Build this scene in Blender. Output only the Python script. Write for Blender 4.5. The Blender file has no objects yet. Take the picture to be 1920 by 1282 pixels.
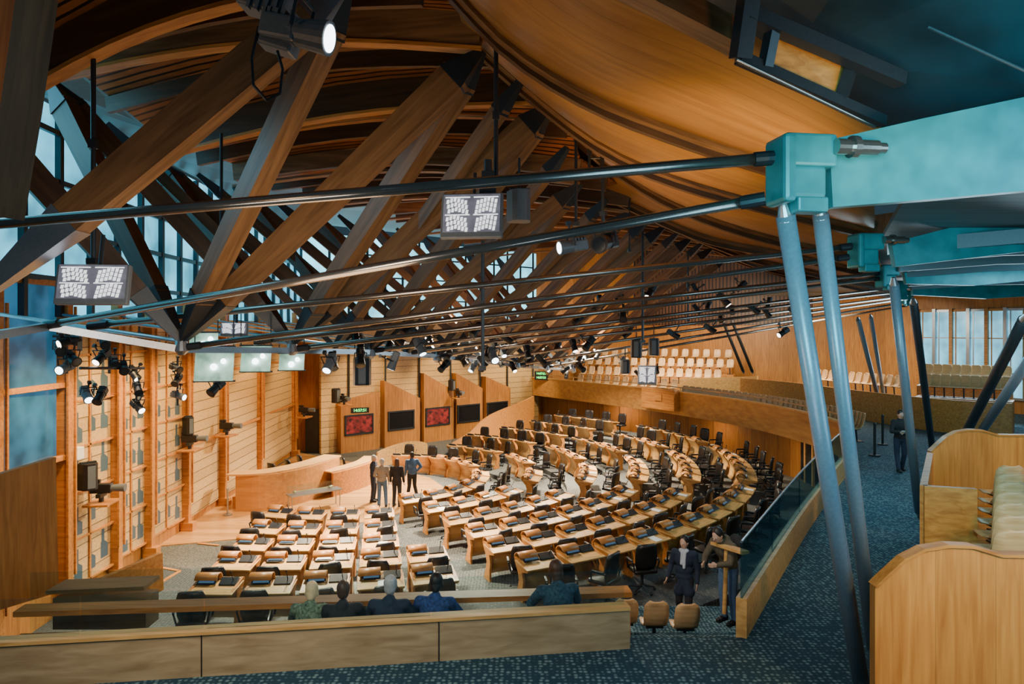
import bpy,bmesh,math,random
from mathutils import Vector,Matrix
random.seed(4)
sc=bpy.context.scene
col=sc.collection
F=1280.;EYE=6.6
def at(x,y,d):
    # surveyed bearing / drop at a given distance -> world position (metres)
    return Vector(((x-960)/F*d,d,EYE-(y-615)/F*d))
V=Vector
# ---------------------------------------------------------------- materials
def newmat(name):
    m=bpy.data.materials.new(name);m.use_nodes=True
    nt=m.node_tree;b=nt.nodes['Principled BSDF'];return m,nt,b
def simple(name,c,rough=.5,metal=0,em=None,es=0,noise=0,nscale=30):
    m,nt,b=newmat(name)
    b.inputs['Base Color'].default_value=(*c,1);b.inputs['Roughness'].default_value=rough;b.inputs['Metallic'].default_value=metal
    n=nt.nodes.new('ShaderNodeTexNoise');n.inputs['Scale'].default_value=nscale
    tc=nt.nodes.new('ShaderNodeTexCoord');nt.links.new(tc.outputs['Object'],n.inputs['Vector'])
    r=nt.nodes.new('ShaderNodeValToRGB');k=noise or .08
    r.color_ramp.elements[0].position=.3;r.color_ramp.elements[1].position=.7
    r.color_ramp.elements[0].color=(*[v*(1-k) for v in c],1);r.color_ramp.elements[1].color=(*[min(1,v*(1+k)) for v in c],1)
    nt.links.new(n.outputs['Fac'],r.inputs['Fac']);nt.links.new(r.outputs['Color'],b.inputs['Base Color'])
    if em:
        b.inputs['Emission Strength'].default_value=es
        r2=nt.nodes.new('ShaderNodeValToRGB');r2.color_ramp.elements[0].position=.35;r2.color_ramp.elements[1].position=.65
        r2.color_ramp.elements[0].color=(*[v*(1-noise) for v in em],1);r2.color_ramp.elements[1].color=(*em,1)
        nt.links.new(n.outputs['Fac'],r2.inputs['Fac']);nt.links.new(r2.outputs['Color'],b.inputs['Emission Color'])
    return m
def wood(name,lo,hi,grain=0,scale=1,plank=None,rough=.42,vary=.25):
    m,nt,b=newmat(name);L=nt.links
    tc=nt.nodes.new('ShaderNodeTexCoord');mp=nt.nodes.new('ShaderNodeMapping')
    s=[9*scale]*3;s[grain]=.7*scale;mp.inputs['Scale'].default_value=s
    L.new(tc.outputs['Object'],mp.inputs['Vector'])
    n=nt.nodes.new('ShaderNodeTexNoise');n.inputs['Scale'].default_value=1.6;n.inputs['Detail'].default_value=6;n.inputs['Distortion'].default_value=.6
    L.new(mp.outputs['Vector'],n.inputs['Vector'])
    r=nt.nodes.new('ShaderNodeValToRGB');r.color_ramp.elements[0].position=.28;r.color_ramp.elements[1].position=.72
    r.color_ramp.elements[0].color=(*lo,1);r.color_ramp.elements[1].color=(*hi,1)
    L.new(n.outputs['Fac'],r.inputs['Fac']);out=r.outputs['Color']
    if plank:
        ax,w,gap,dark=plank
        sp=nt.nodes.new('ShaderNodeSeparateXYZ');L.new(tc.outputs['Object'],sp.inputs[0])
        d=nt.nodes.new('ShaderNodeMath');d.operation='DIVIDE';d.inputs[1].default_value=w;L.new(sp.outputs[ax],d.inputs[0])
        fr=nt.nodes.new('ShaderNodeMath');fr.operation='FRACT';L.new(d.outputs[0],fr.inputs[0])
        fl=nt.nodes.new('ShaderNodeMath');fl.operation='FLOOR';L.new(d.outputs[0],fl.inputs[0])
        wn=nt.nodes.new('ShaderNodeTexWhiteNoise');wn.noise_dimensions='1D';L.new(fl.outputs[0],wn.inputs['W'])
        mr=nt.nodes.new('ShaderNodeMapRange');mr.inputs[3].default_value=1-vary;mr.inputs[4].default_value=1+vary*.4;L.new(wn.outputs['Value'],mr.inputs[0])
        lt=nt.nodes.new('ShaderNodeMath');lt.operation='GREATER_THAN';lt.inputs[1].default_value=gap;L.new(fr.outputs[0],lt.inputs[0])
        m2=nt.nodes.new('ShaderNodeMapRange');m2.inputs[3].default_value=dark;m2.inputs[4].default_value=1;L.new(lt.outputs[0],m2.inputs[0])
        mu=nt.nodes.new('ShaderNodeMath');mu.operation='MULTIPLY';L.new(mr.outputs[0],mu.inputs[0]);L.new(m2.outputs[0],mu.inputs[1])
        vm=nt.nodes.new('ShaderNodeVectorMath');vm.operation='SCALE';L.new(out,vm.inputs[0]);L.new(mu.outputs[0],vm.inputs['Scale']);out=vm.outputs[0]
    L.new(out,b.inputs['Base Color']);b.inputs['Roughness'].default_value=rough
    return m
def glassmat(name,tint,alpha,rough=.05):
    m,nt,b=newmat(name);L=nt.links
    t=nt.nodes.new('ShaderNodeBsdfTransparent');t.inputs[0].default_value=(*tint,1)
    g=nt.nodes.new('ShaderNodeBsdfGlossy');g.inputs['Roughness'].default_value=rough;g.inputs[0].default_value=(.8,.95,1,1)
    mx=nt.nodes.new('ShaderNodeMixShader');mx.inputs[0].default_value=alpha
    L.new(t.outputs[0],mx.inputs[1]);L.new(g.outputs[0],mx.inputs[2]);L.new(mx.outputs[0],nt.nodes['Material Output'].inputs[0]);return m
def carpet(name,c1,c2,scale,rough=.95):
    m,nt,b=newmat(name);L=nt.links
    tc=nt.nodes.new('ShaderNodeTexCoord');v=nt.nodes.new('ShaderNodeTexVoronoi');v.inputs['Scale'].default_value=scale;v.inputs['Randomness'].default_value=.35
    L.new(tc.outputs['Object'],v.inputs['Vector'])
    r=nt.nodes.new('ShaderNodeValToRGB');r.color_ramp.elements[0].position=.25;r.color_ramp.elements[1].position=.5
    r.color_ramp.elements[0].color=(*c2,1);r.color_ramp.elements[1].color=(*c1,1)
    L.new(v.outputs['Distance'],r.inputs['Fac']);L.new(r.outputs[0],b.inputs['Base Color']);b.inputs['Roughness'].default_value=rough;return m
OAK=wood('oak',(.36,.125,.022),(.64,.275,.06))
OAKP=wood('oak_pale',(.48,.24,.065),(.76,.44,.15))
OAKW=wood('oak_wall',(.35,.125,.024),(.60,.265,.06),grain=2,plank=(0,.9,.012,.35))
BOARD=wood('pale_boards',(.48,.30,.12),(.72,.50,.23),grain=1,plank=(2,.34,.07,.2),vary=.15)
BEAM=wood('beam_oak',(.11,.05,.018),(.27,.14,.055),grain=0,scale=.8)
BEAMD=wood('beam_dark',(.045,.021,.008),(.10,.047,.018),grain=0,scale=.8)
SLAT=wood('ceiling_slats',(.25,.072,.016),(.40,.125,.028),grain=0,plank=(1,.16,.3,.05))
SOFFIT=wood('soffit_oak',(.30,.13,.028),(.47,.225,.055),grain=0,scale=.4,plank=(1,.28,.02,.5),vary=.16)
DARKSLAT=wood('dark_slats',(.09,.035,.012),(.17,.07,.025),grain=2,plank=(0,.25,.35,.1))
PARQ=wood('parquet',(.46,.22,.065),(.66,.37,.13),grain=0,plank=(1,.14,.02,.6),rough=.22)
STEEL=simple('steel',(.36,.38,.41),.3,.85)
STEELD=simple('steel_dark',(.04,.047,.055),.38,.5)
STEELR=simple('steel_rod',(.34,.31,.28),.22,.9)
TEAL=simple('steel_arm',(.03,.25,.27),.36,.2,noise=.22,nscale=3)  # teal light falling on the steel is put into its colour
POLE=simple('pole_grey',(.20,.27,.34),.33,.25)
NAVY=simple('ceiling_navy',(.010,.042,.062),.4,.2,noise=.4,nscale=1.5)
BLACK=simple('black',(.012,.012,.014),.45)
LEATHER=simple('leather',(.014,.011,.010),.35)
GREY=simple('grey_plastic',(.12,.14,.16),.45)
WHITE=simple('paper',(.8,.8,.78),.7)
CARP=carpet('carpet_chamber',(.06,.064,.062),(.17,.165,.145),14)
CARPD=carpet('carpet_dark',(.04,.045,.052),(.10,.10,.10),12)
CARPG=carpet('carpet_gallery',(.008,.042,.066),(.15,.25,.26),15)
GLASS=glassmat('glass_rail',(.90,.96,.97),.05)
GLASSD=glassmat('glass_dark',(.45,.64,.70),.10)
WINB=simple('daylight_glass',(.05,.2,.3),.2,0,(.12,.62,.88),2.2,.65,.8)
WINC=simple('daylight_glass_bright',(.05,.2,.3),.2,0,(.20,.75,.95),3.2,.5,.6)
WINP=simple('daylight_pale',(.1,.3,.4),.2,0,(.20,.66,.90),1.7,.55,.9)
WIND=simple('dusk_glass',(.02,.08,.13),.1,0,(.04,.22,.42),.7,.6,1.2)
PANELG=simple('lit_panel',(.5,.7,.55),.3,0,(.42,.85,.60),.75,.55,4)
LENS=simple('lens_on',(1,1,1),.3,0,(1,.90,.75),9)
LENSC=simple('lens_cool',(1,1,1),.3,0,(.85,.95,1),8)
LENSOFF=simple('lens_off',(.05,.06,.07),.08,.3)
GREEN=simple('led_green',(0,1,.2),.4,0,(.05,1,.15),5)
RED=simple('red_interior',(.10,.008,.008),.5,0,(.5,.025,.02),.45,1.0,5)
DGL=simple('dark_window',(.01,.012,.015),.08,0)
SCRB=simple('screen_back',(.1,.1,.12),.3,0,(.20,.21,.27),.6,.3,6)
SCRT=simple('screen_bright',(.5,.5,.5),.3,0,(.92,.95,1),1.5)
CONS=simple('console_screen',(.03,.05,.08),.2,0,(.14,.28,.45),.35)
SIL=simple('silhouette',(.06,.11,.15),.4)
# ---------------------------------------------------------------- mesh builder
class MB:
    def __init__(s): s.bm=bmesh.new()
    def poly(s,vs,fs):
        v=[s.bm.verts.new(p) for p in vs]
        for f in fs:
            try:s.bm.faces.new([v[i] for i in f])
            except ValueError:pass
    def box(s,c,d,rot=None,bev=0):
        t=bmesh.new();bmesh.ops.create_cube(t,size=1)
        for v in t.verts: v.co=Vector((v.co.x*d[0],v.co.y*d[1],v.co.z*d[2]))
        if bev: bmesh.ops.bevel(t,geom=t.edges[:],offset=bev,segments=2,affect='EDGES',profile=.5)
        M=Matrix.Translation(c)@(rot.to_4x4() if rot else Matrix())
        s.merge(t,M);return s
    def merge(s,t,M=Matrix()):
        mp={}
        for v in t.verts: mp[v]=s.bm.verts.new(M@v.co)
        for f in t.faces: s.bm.faces.new([mp[v] for v in f.verts])
        t.free()
    def cyl(s,p0,p1,r0,r1=None,n=14):
        r1=r0 if r1 is None else r1
        p0=V(p0);p1=V(p1);d=(p1-p0);q=d.to_track_quat('Z','Y')
        a=[];b=[]
        for i in range(n):
            t=2*math.pi*i/n;u=q@V((math.cos(t),math.sin(t),0))
            a.append(p0+u*r0);b.append(p1+u*r1)
        s.poly(a+b,[[i,(i+1)%n,n+(i+1)%n,n+i] for i in range(n)]+[list(range(n))[::-1],list(range(n,2*n))]);return s
    def ball(s,c,r,n=10,rot=None):
        if not hasattr(r,'__len__'): r=(r,r,r)
        t=bmesh.new();bmesh.ops.create_uvsphere(t,u_segments=n+4,v_segments=n,radius=1)
        M=Matrix.Translation(c)@(rot.to_4x4() if rot else Matrix())@Matrix.Diagonal((r[0],r[1],r[2],1))
        s.merge(t,M);return s
    def cap(s,p0,p1,r0,r1,n=10):
        s.cyl(p0,p1,r0,r1,n);s.ball(p0,r0,n);s.ball(p1,r1,n);return s
    def prism(s,pts,ax,a,b):
        n=len(pts)
        def mk(p,t): return {'x':(t,p[0],p[1]),'y':(p[0],t,p[1]),'z':(p[0],p[1],t)}[ax]
        s.poly([mk(p,a) for p in pts]+[mk(p,b) for p in pts],[[i,(i+1)%n,n+(i+1)%n,n+i] for i in range(n)]+[list(range(n))[::-1],list(range(n,2*n))]);return s
    def sweep(s,path,w,h,closed=False):
        path=[V(p) for p in path];n=len(path);rings=[]
        for i,p in enumerate(path):
            d=(path[min(i+1,n-1)]-path[max(i-1,0)]).normalized()
            sd=d.cross(V((0,0,1))).normalized();up=sd.cross(d).normalized()
            rings+= [p+sd*w/2+up*h/2,p-sd*w/2+up*h/2,p-sd*w/2-up*h/2,p+sd*w/2-up*h/2]
        fs=[[0,1,2,3],[4*n-1,4*n-2,4*n-3,4*n-4]]
        for i in range(n-1):
            for k in range(4): fs.append([4*i+k,4*i+(k+1)%4,4*i+4+(k+1)%4,4*i+4+k])
        s.poly(rings,fs);return s
    def band(s,path,z0,z1,t):
        n=len(path);vs=[]
        for i,p in enumerate(path):
            a=V(path[max(i-1,0)][:2]);b=V(path[min(i+1,n-1)][:2]);d=(b-a).normalized();nn=V((d.y,-d.x))*t/2
            za=z0[i] if hasattr(z0,'__len__') else z0;zb=z1[i] if hasattr(z1,'__len__') else z1
            x,y=p[0],p[1]
            vs+=[(x+nn.x,y+nn.y,za),(x-nn.x,y-nn.y,za),(x-nn.x,y-nn.y,zb),(x+nn.x,y+nn.y,zb)]
        fs=[[0,1,2,3],[4*n-1,4*n-2,4*n-3,4*n-4]]
        for i in range(n-1):
            for k in range(4): fs.append([4*i+k,4*i+(k+1)%4,4*i+4+(k+1)%4,4*i+4+k])
        s.poly(vs,fs);return s
    def tube(s,path,r,n=8):
        for a,b in zip(path[:-1],path[1:]): s.cyl(a,b,r,r,n)
        for p in path[1:-1]: s.ball(p,r*1.02,6)
        return s
    def sheet(s,rows,th=.04):
        R=len(rows);C=len(rows[0]);g=[[V(p) for p in r] for r in rows];bk=[]
        for i in range(R):
            q=[]
            for j in range(C):
                du=g[min(i+1,R-1)][j]-g[max(i-1,0)][j];dv=g[i][min(j+1,C-1)]-g[i][max(j-1,0)]
                nn=du.cross(dv);nn=nn.normalized() if nn.length>1e-9 else V((0,0,1))
                q.append(g[i][j]+nn*th)
            bk.append(q)
        vs=[p for r in g for p in r]+[p for r in bk for p in r];o=R*C;fs=[]
        ix=lambda i,j:i*C+j
        for i in range(R-1):
            for j in range(C-1):
                f=[ix(i,j),ix(i,j+1),ix(i+1,j+1),ix(i+1,j)];fs.append(f);fs.append([o+k for k in f[::-1]])
        per=[ix(0,j) for j in range(C)]+[ix(i,C-1) for i in range(1,R)]+[ix(R-1,j) for j in range(C-2,-1,-1)]+[ix(i,0) for i in range(R-2,0,-1)]
        for a,b in zip(per,per[1:]+per[:1]): fs.append([a,b,o+b,o+a])
        s.poly(vs,fs);return s
    def mesh(s,name,mat,smooth=False):
        bmesh.ops.recalc_face_normals(s.bm,faces=s.bm.faces[:])
        me=bpy.data.meshes.new(name);s.bm.to_mesh(me);s.bm.free();me.materials.append(mat)
        if smooth:
            for p in me.polygons:p.use_smooth=True
        return me
def link(name,data,parent=None,mw=None,label=None,cat=None,kind=None,group=None):
    o=bpy.data.objects.new(name,data);col.objects.link(o)
    if parent is not None: o.parent=parent
    if mw is not None: o.matrix_basis=mw
    if label:o['label']=label
    if cat:o['category']=cat
    if kind:o['kind']=kind
    if group:o['group']=group
    return o
def struct(name,mb,mat,label=None,smooth=False):
    return link(name,mb.mesh(name,mat,smooth),label=label or name.split('_')[0],cat=name.split('_')[0],kind='structure')
def single(name,mb,mat,label,cat,group=None,smooth=False,parent=None):
    return link(name,mb.mesh(name,mat,smooth),parent=parent,label=label,cat=cat,group=group)
def inst(proto,mw,label=None,group=None,only=None):
    root=link(proto['name'],None,mw=mw,label=label or proto['label'],cat=proto['cat'],group=group or proto.get('group'))
    root.empty_display_size=.1
    made={}
    for k,pt in enumerate(proto['parts']):
        nm,me=pt[0],pt[1];par=pt[2] if len(pt)>2 and pt[2] is not None else None
        if only and nm not in only: continue
        made[k]=link(nm,me,parent=made[par] if par is not None and par in made else root)
    return root
def TR(p,rz=0,s=1,rx=0,ry=0):
    return Matrix.Translation(V(p))@Matrix.Rotation(rz,4,'Z')@Matrix.Rotation(ry,4,'Y')@Matrix.Rotation(rx,4,'X')@Matrix.Scale(s,4)
def smooth_path(pts,n=6):
    pts=[V(p) for p in pts];out=[]
    for i in range(len(pts)-1):
        p0=pts[max(i-1,0)];p1=pts[i];p2=pts[i+1];p3=pts[min(i+2,len(pts)-1)]
        for k in range(n):
            t=k/n
            out.append(.5*((2*p1)+(p2-p0)*t+(2*p0-5*p1+4*p2-p3)*t*t+(3*p1-p0-3*p2+p3)*t**3))
    out.append(pts[-1]);return out
def axis_mw(p0,p1):
    d=(p1-p0).normalized();z=V((0,0,1));sd=z.cross(d)
    sd=sd.normalized() if sd.length>1e-4 else V((0,1,0));up=d.cross(sd)
    M=Matrix((d,sd,up)).transposed().to_4x4();M.translation=p0;return M
# ---------------------------------------------------------------- camera
cam=bpy.data.cameras.new('camera');cam.sensor_width=36;cam.lens=24;cam.shift_y=-26/1920;cam.clip_start=.05;cam.clip_end=300
co=bpy.data.objects.new('camera',cam);col.objects.link(co);co.location=(0,0,EYE);co.rotation_euler=(math.pi/2,0,0);sc.camera=co
# ---------------------------------------------------------------- shell : floors
GZ=2.5
mb=MB();mb.box((4,28,-.15),(60,60,.3));struct('floor',mb,CARP,'grey patterned carpet chamber floor')
mb=MB();mb.prism([(-10.9,19.5),(-6.6,17.8),(-6.2,13.0),(-10.4,13.0)],'z',.0,.012);struct('floor',mb,CARPD,'dark grey carpet floor area')
mb=MB()
for a,b in (((-10.2,19.0),(-9.0,18.5)),((-9.0,18.5),(-9.1,17.6)),((-9.6,20.9),(-8.9,20.7))):
    mb.sweep([(a[0],a[1],.02),(b[0],b[1],.02)],.10,.02)
struct('trim_floor',mb,OAK,'thin oak inlay lines in the carpet')
mb=MB();mb.prism([(-10.7,20.6),(-8.6,21.3),(-6.9,21.9),(-4.9,23.3),(-3.6,24.8),(-2.9,26.4),(-2.8,28.2),(-3.6,30.0),(-5,31.4),(-11.2,36),(-11.1,28)],'z',.0,.03);struct('floor',mb,PARQ,'polished oak parquet floor in front of the dais')
ARC=[(3.04,9.05),(5.6,13.3),(8.06,17.2),(10.2,20.6),(11.4,23.8),(11.3,27.2),(10.4,31),(8.1,35.8),(5,40.5),(1.4,45.4)]
ARCS=[(p.x,p.y) for p in smooth_path([(a[0],a[1],0) for a in ARC],6)]
outer=[(2,49.5),(9,50),(18.5,42),(27,28),(27,3),(-9,3),(-9,7.6),(1.5,8.8),(1.5,9.05)]
mb=MB();t=bmesh.new();vs=[t.verts.new((p[0],p[1],GZ)) for p in ARCS+outer];f=t.faces.new(vs);bmesh.ops.triangulate(t,faces=[f])
r=bmesh.ops.extrude_face_region(t,geom=t.faces[:])
for g in r['geom']:
    if isinstance(g,bmesh.types.BMVert): g.co.z-=.22
mb.merge(t);struct('floor_gallery',mb,CARPG,'teal dotted carpet gallery walkway floor')
C=V((-5.5,27));RAD=[4.3,6.4,8.5,10.4,12.2,14.0];OFF=[2.2-.19*(r-6.4) for r in RAD];TH0=[-math.pi/2-math.asin(min(.9,o/r)) for o,r in zip(OFF,RAD)];TH1=[math.radians(a) for a in (84,72,65,61,58,56)]
for k in range(1,6):
    r0=RAD[k]-.85
    mb=MB();n=48;pts=[];r1=16.0
    a0=-math.pi/2-math.asin(min(.9,OFF[k]/r0));a1=TH1[k]+.05;a0b=-math.pi/2-math.asin(.6/r1)
    for i in range(n+1):
        a=a0+(a1-a0)*i/n;pts.append((C.x+r0*math.cos(a),C.y+r0*math.sin(a)))
    for i in range(n,-1,-1):
        a=a0b+(a1-a0b)*i/n;pts.append((C.x+r1*math.cos(a),C.y+r1*math.sin(a)))
    mb.prism(pts,'z',.18*(k-1)-.02,.18*k);struct('floor_tier',mb,CARP,'carpeted curved seating tier')
# ---------------------------------------------------------------- walls
def wallseg(name,p0,p1,z0,z1,mat,label,th=.2):
    p0=V((p0[0],p0[1],0));p1=V((p1[0],p1[1],0));L=(p1-p0).length
    mb=MB();mb.box((L/2,th/2,(z0+z1)/2),(L,th,z1-z0))
    me=mb.mesh(name,mat);return link(name,me,mw=axis_mw(p0,p1),label=label,cat='wall',kind='structure')
def WLX(y): return -10.55-.05*(y-18)
PY=[11.2,13.4,15.7,17.9,19.7,22.2,25.4,29.7,35.2]
wallseg('wall_left',(WLX(8),8),(WLX(37),37),0,6.9,OAKW,'oak panelled side wall',.2)
def onwall(y0,y1,z0,z1,mat,name,off=.03,kind='structure',label='',th=.05):
    p0=V((WLX(y0)+off,y0,0));p1=V((WLX(y1)+off,y1,0));L=(p1-p0).length
    mb=MB();mb.box((L/2,-th/2,(z0+z1)/2),(L,th,z1-z0));o=link(name,mb.mesh(name,mat),mw=axis_mw(p0,p1),label=label,cat=name.split('_')[0],kind=kind);return o
for i,(y0,y1) in enumerate(zip(PY[:-1],PY[1:])):
    ym=(y0+y1)/2
    if i in (0,1):
        onwall(y0+.2,y1-.2,3.7,7.6,WIND if i else WINB,'window_%d'%(i+1),label='tall blue daylight window in oak frame')
        mb=MB()
        for z in (3.65,5.3,7.6): mb.box((WLX(ym)+.12,ym,z),(.14,y1-y0,.12),bev=.01)
        struct('trim_%d'%(i+1),mb,OAK,'oak window transoms')
    elif i in (2,3,4):
        onwall(y0+.13,y1-.12,.4,6.9,BOARD,'wall_panel_left',label='pale timber panel with figure cut-outs')
        mb=MB();X=WLX(ym)+.09
        for z in (.45,1.55,2.65,3.75,4.85,5.95,6.8): mb.box((X,ym,z),(.06,y1-y0-.2,.05))
        mb.box((WLX(ym)+.09,ym,3.6),(.06,.06,6.4))
        struct('trim_%d'%(i+1),mb,OAK,'oak mullion grid')
        mb=MB()
        for cx in range(3):
            for cz in range(6):
                if random.random()<.15: continue
                yy=y0+.3+(y1-y0-.5)*(cx+.5)/3;zz=.55+cz*1.1+random.choice((0,.10,.2))
                w=.21;h=random.uniform(.48,.62)
                mb.prism([(yy-w,zz),(yy+w,zz),(yy+w,zz+h*.55),(yy+.06,zz+h*.72),(yy+.06,zz+h+.18),(yy-.06,zz+h+.18),(yy-.06,zz+h*.72),(yy-w,zz+h*.55)],'x',WLX(yy)+.055,WLX(yy)+.085)
        struct('trim_%d'%(i+11),mb,SIL,'dark figure silhouettes on the panel')
        if i>2:
            for z in (3.2,5.4):
                onwall(y0+.2,y1-.2,z-.35,z+.45,WIND,'window_%d'%(i+20+int(z)),off=.05,label='small blue glazed strip in the timber panel',th=.02)
    else:
        onwall(y0+.15,y1-.12,.3,6.9,BOARD,'wall_panel_left',label='pale horizontal timber boards')
        mb=MB()
        for z in (2.7,5.0): mb.box((WLX(ym)+.1,ym,z),(.07,y1-y0,.09))
        struct('trim_%d'%(i+1),mb,OAK,'oak rails')
for i,y in enumerate(PY):
    mb=MB();mb.box((0,0,3.7),(.30,.20,7.4),bev=.02);mb.box((.1,0,.15),(.4,.28,.3),bev=.01);mb.box((.17,-.13,4),(.05,.05,6.2));mb.box((.17,.13,4),(.05,.05,6.2))
    link('trim_post',mb.mesh('trim_post',OAK),mw=TR((WLX(y)+.14,y,0)),label='tall oak wall post',cat='post',kind='structure')
mb=MB();mb.band([(WLX(8)+.05,8),(WLX(37)+.05,37)],6.9,11.6,.06);struct('window_clerestory',mb,WINB,'high cyan daylight glazing')
mb=MB()
for i in range(24):
    y=8+i*1.25;mb.box((WLX(y)+.15,y,9.2),(.14,.12,4.7))
for z in (7.7,8.8,9.9,11): mb.band([(WLX(8)+.15,8),(WLX(37)+.15,37)],z-.06,z+.06,.1)
struct('trim_clerestory',mb,STEELD,'dark steel glazing bars')
B0=V((-9.6,36,0));B1=V((1.4,45.5,0));BD=(B1-B0).normalized()
wallseg('wall_corner',(WLX(36.5),36.6),(-9.6,36.2),0,7.0,OAKW,'oak wall beside the door')
wallseg('wall_back',B0-BD*.5,B1+BD*.5,0,7.2,BOARD,'pale boarded wall above the booths')
mb=MB();mb.band([(WLX(36.5),36.8),(-9.6,36.4),(1.6,46)],7.2,11.6,.06);struct('window_back',mb,WINC,'cyan daylight glazing high on the wall')
mb=MB()
for i in range(14):
    p=B0.lerp(B1,i/13);mb.box((p.x,p.y-.1,9.4),(.12,.1,4.4));mb.box((p.x,p.y-.1,3.6),(.09,.1,7.2)) if i%2 else None
for z in (8.2,9.4,10.6): mb.band([(B0.x,B0.y-.1),(B1.x,B1.y-.1)],z-.04,z+.04,.1)
struct('trim_back',mb,STEELD,'dark steel glazing bars')
BM=axis_mw(B0,B1)
def boothparts(t,peak,low,w,red):
    M=BM.copy();M.translation=B0.lerp(B1,t)
    root=link('broadcast_booth',None,mw=M,label='oak broadcast booth with sloping top and '+('red lit' if red else 'dark')+' window',cat='booth',group='booths along the wall')
    mb=MB();mb.prism([(-w/2,0),(w/2,0),(w/2,low),(-w/2,peak)],'y',-.5,-.02);link('booth_body',mb.mesh('booth_body',OAKW),parent=root)
    mb=MB();mb.box((-.1,-.51,1.45),(1.55,.04,.9),bev=.01);link('booth_window',mb.mesh('booth_window',RED if red else DGL),parent=root)
    mb=MB();mb.box((-.1,-.53,1.95),(1.7,.08,.08));mb.box((-.1,-.53,.95),(1.7,.08,.08));mb.box((-.91,-.53,1.45),(.08,.08,1.0));mb.box((.71,-.53,1.45),(.08,.08,1.0))
    link('window_frame',mb.mesh('window_frame',STEELD),parent=root)
boothparts(.105,2.7,3.1,2.3,True);boothparts(.285,3.7,2.6,2.3,False);boothparts(.455,4.0,2.9,2.1,True);boothparts(.61,3.9,2.9,2.0,False);boothparts(.765,3.6,2.8,2.0,False)
mb=MB();mb.prism([(-10.9,0),(-10.1,0),(-10.1,2.3),(-10.9,2.3)],'y',36.0,36.15);struct('door_1',mb,BLACK,'dark doorway')
wallseg('wall_far',(1.2,45.8),(9,50.5),0,13,OAKW,'oak panelled end wall')
wallseg('wall_far',(9,50.5),(18.7,42.4),0,6.8,OAKW,'oak panelled end wall')
wallseg('wall_far',(9,50.3),(18.7,42.2),6.8,13,DARKSLAT,'dark slatted end wall')
W0=V((18.5,42,0));W1=V((27,28,0))
wallseg('wall_right',W0,W1,0,13,OAKW,'oak gallery side wall')
wallseg('wall_right',(27,28),(27,2),0,13,OAKW,'oak gallery side wall')
WM=axis_mw(W0,W1)
for i in range(6):
    t=.39+.05*i;p=W0.lerp(W1,t);M=WM.copy();M.translation=p
    mb=MB();mb.box((.36,-.03,5.35),(.62,.05,4.3));link('window_%d'%(i+5),mb.mesh('window',WINP),mw=M,label='tall pale blue gallery window',cat='window',kind='structure')
    mb=MB();mb.box((0,-.1,5.35),(.16,.2,4.5));mb.box((.36,-.06,4.4),(.7,.08,.08));mb.box((.36,-.06,6.1),(.7,.08,.05));mb.box((.2,-.06,5.35),(.05,.05,4.2));mb.box((.36,-.06,3.2),(.8,.12,.12));mb.box((.36,-.06,7.5),(.8,.12,.12))
    link('trim_window',mb.mesh('trim',STEEL if i%2 else OAK),mw=M,label='window frame',cat='trim',kind='structure')
UND=[(p[0]+ (1.6 if p[1]<40 else .6),p[1]+.8) for p in ARCS if p[1]>19]
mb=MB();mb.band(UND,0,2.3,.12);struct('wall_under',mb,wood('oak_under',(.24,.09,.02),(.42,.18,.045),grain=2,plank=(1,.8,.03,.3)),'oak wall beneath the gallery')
for i,j in enumerate((8,10,13,16)):
    p=UND[j];mb=MB();mb.box((p[0]-.12,p[1],1.1),(.08,1.4,2.1))
    struct('door_%d'%(i+2),mb,DGL,'glazed door beneath the gallery')
    mb=MB()
    for dy in (-.75,0,.75): mb.box((p[0]-.16,p[1]+dy,1.1),(.1,.1,2.2))
    mb.box((p[0]-.16,p[1],2.2),(.1,1.6,.1));struct('trim_%d'%(i+30),mb,OAKP,'oak door frame')
ia=[i for i,p in enumerate(ARCS) if p[1]>=23.0]
fa=[ARCS[i] for i in ia]
mb=MB();mb.band(fa,2.15,3.3,.12);struct('wall_balcony',mb,wood('oak_fascia',(.42,.18,.042),(.64,.33,.09),grain=1,scale=.4),'curved oak balcony front')
mb=MB();mb.band(fa,3.3,3.36,.22);mb.tube([(p[0]+.1,p[1],3.55) for p in fa],.03)
for p in fa[::3]: mb.cyl((p[0]+.1,p[1],3.3),(p[0]+.1,p[1],3.55),.02)
single('balcony_handrail',mb,OAKP,'pale oak and steel handrail along the curved balcony','handrail')
mb=MB();pc=V((7.75,35.75,0));mb.box((0,0,2.9),(2.4,.4,1.1),bev=.03);mb.box((.1,-.22,3.0),(.5,.05,.35))
link('balcony_box',mb.mesh('balcony_box',OAK),mw=TR(pc,math.radians(-58)),label='projecting oak box on the balcony front',cat='balcony')
nb=[p for p in ARCS if p[1]<23.6]
mb=MB();mb.band(nb,2.2,3.02,.14);struct('wall_walkway_rail',mb,OAKP,'low oak upstand beside the walkway')
for i in range(0,len(nb)-1,3):
    seg=nb[i:i+4]
    if len(seg)<2: continue
    mb=MB();mb.band(seg,3.02,3.75,.025);single('glass_balustrade',mb,GLASSD,'tinted glass balustrade on oak upstand','balustrade','walkway glass balustrades')
mb=MB();mb.tube([(p[0],p[1],3.77) for p in nb],.018);single('balustrade_handrail',mb,STEEL,'slim steel capping rail on walkway glass','handrail')
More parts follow.
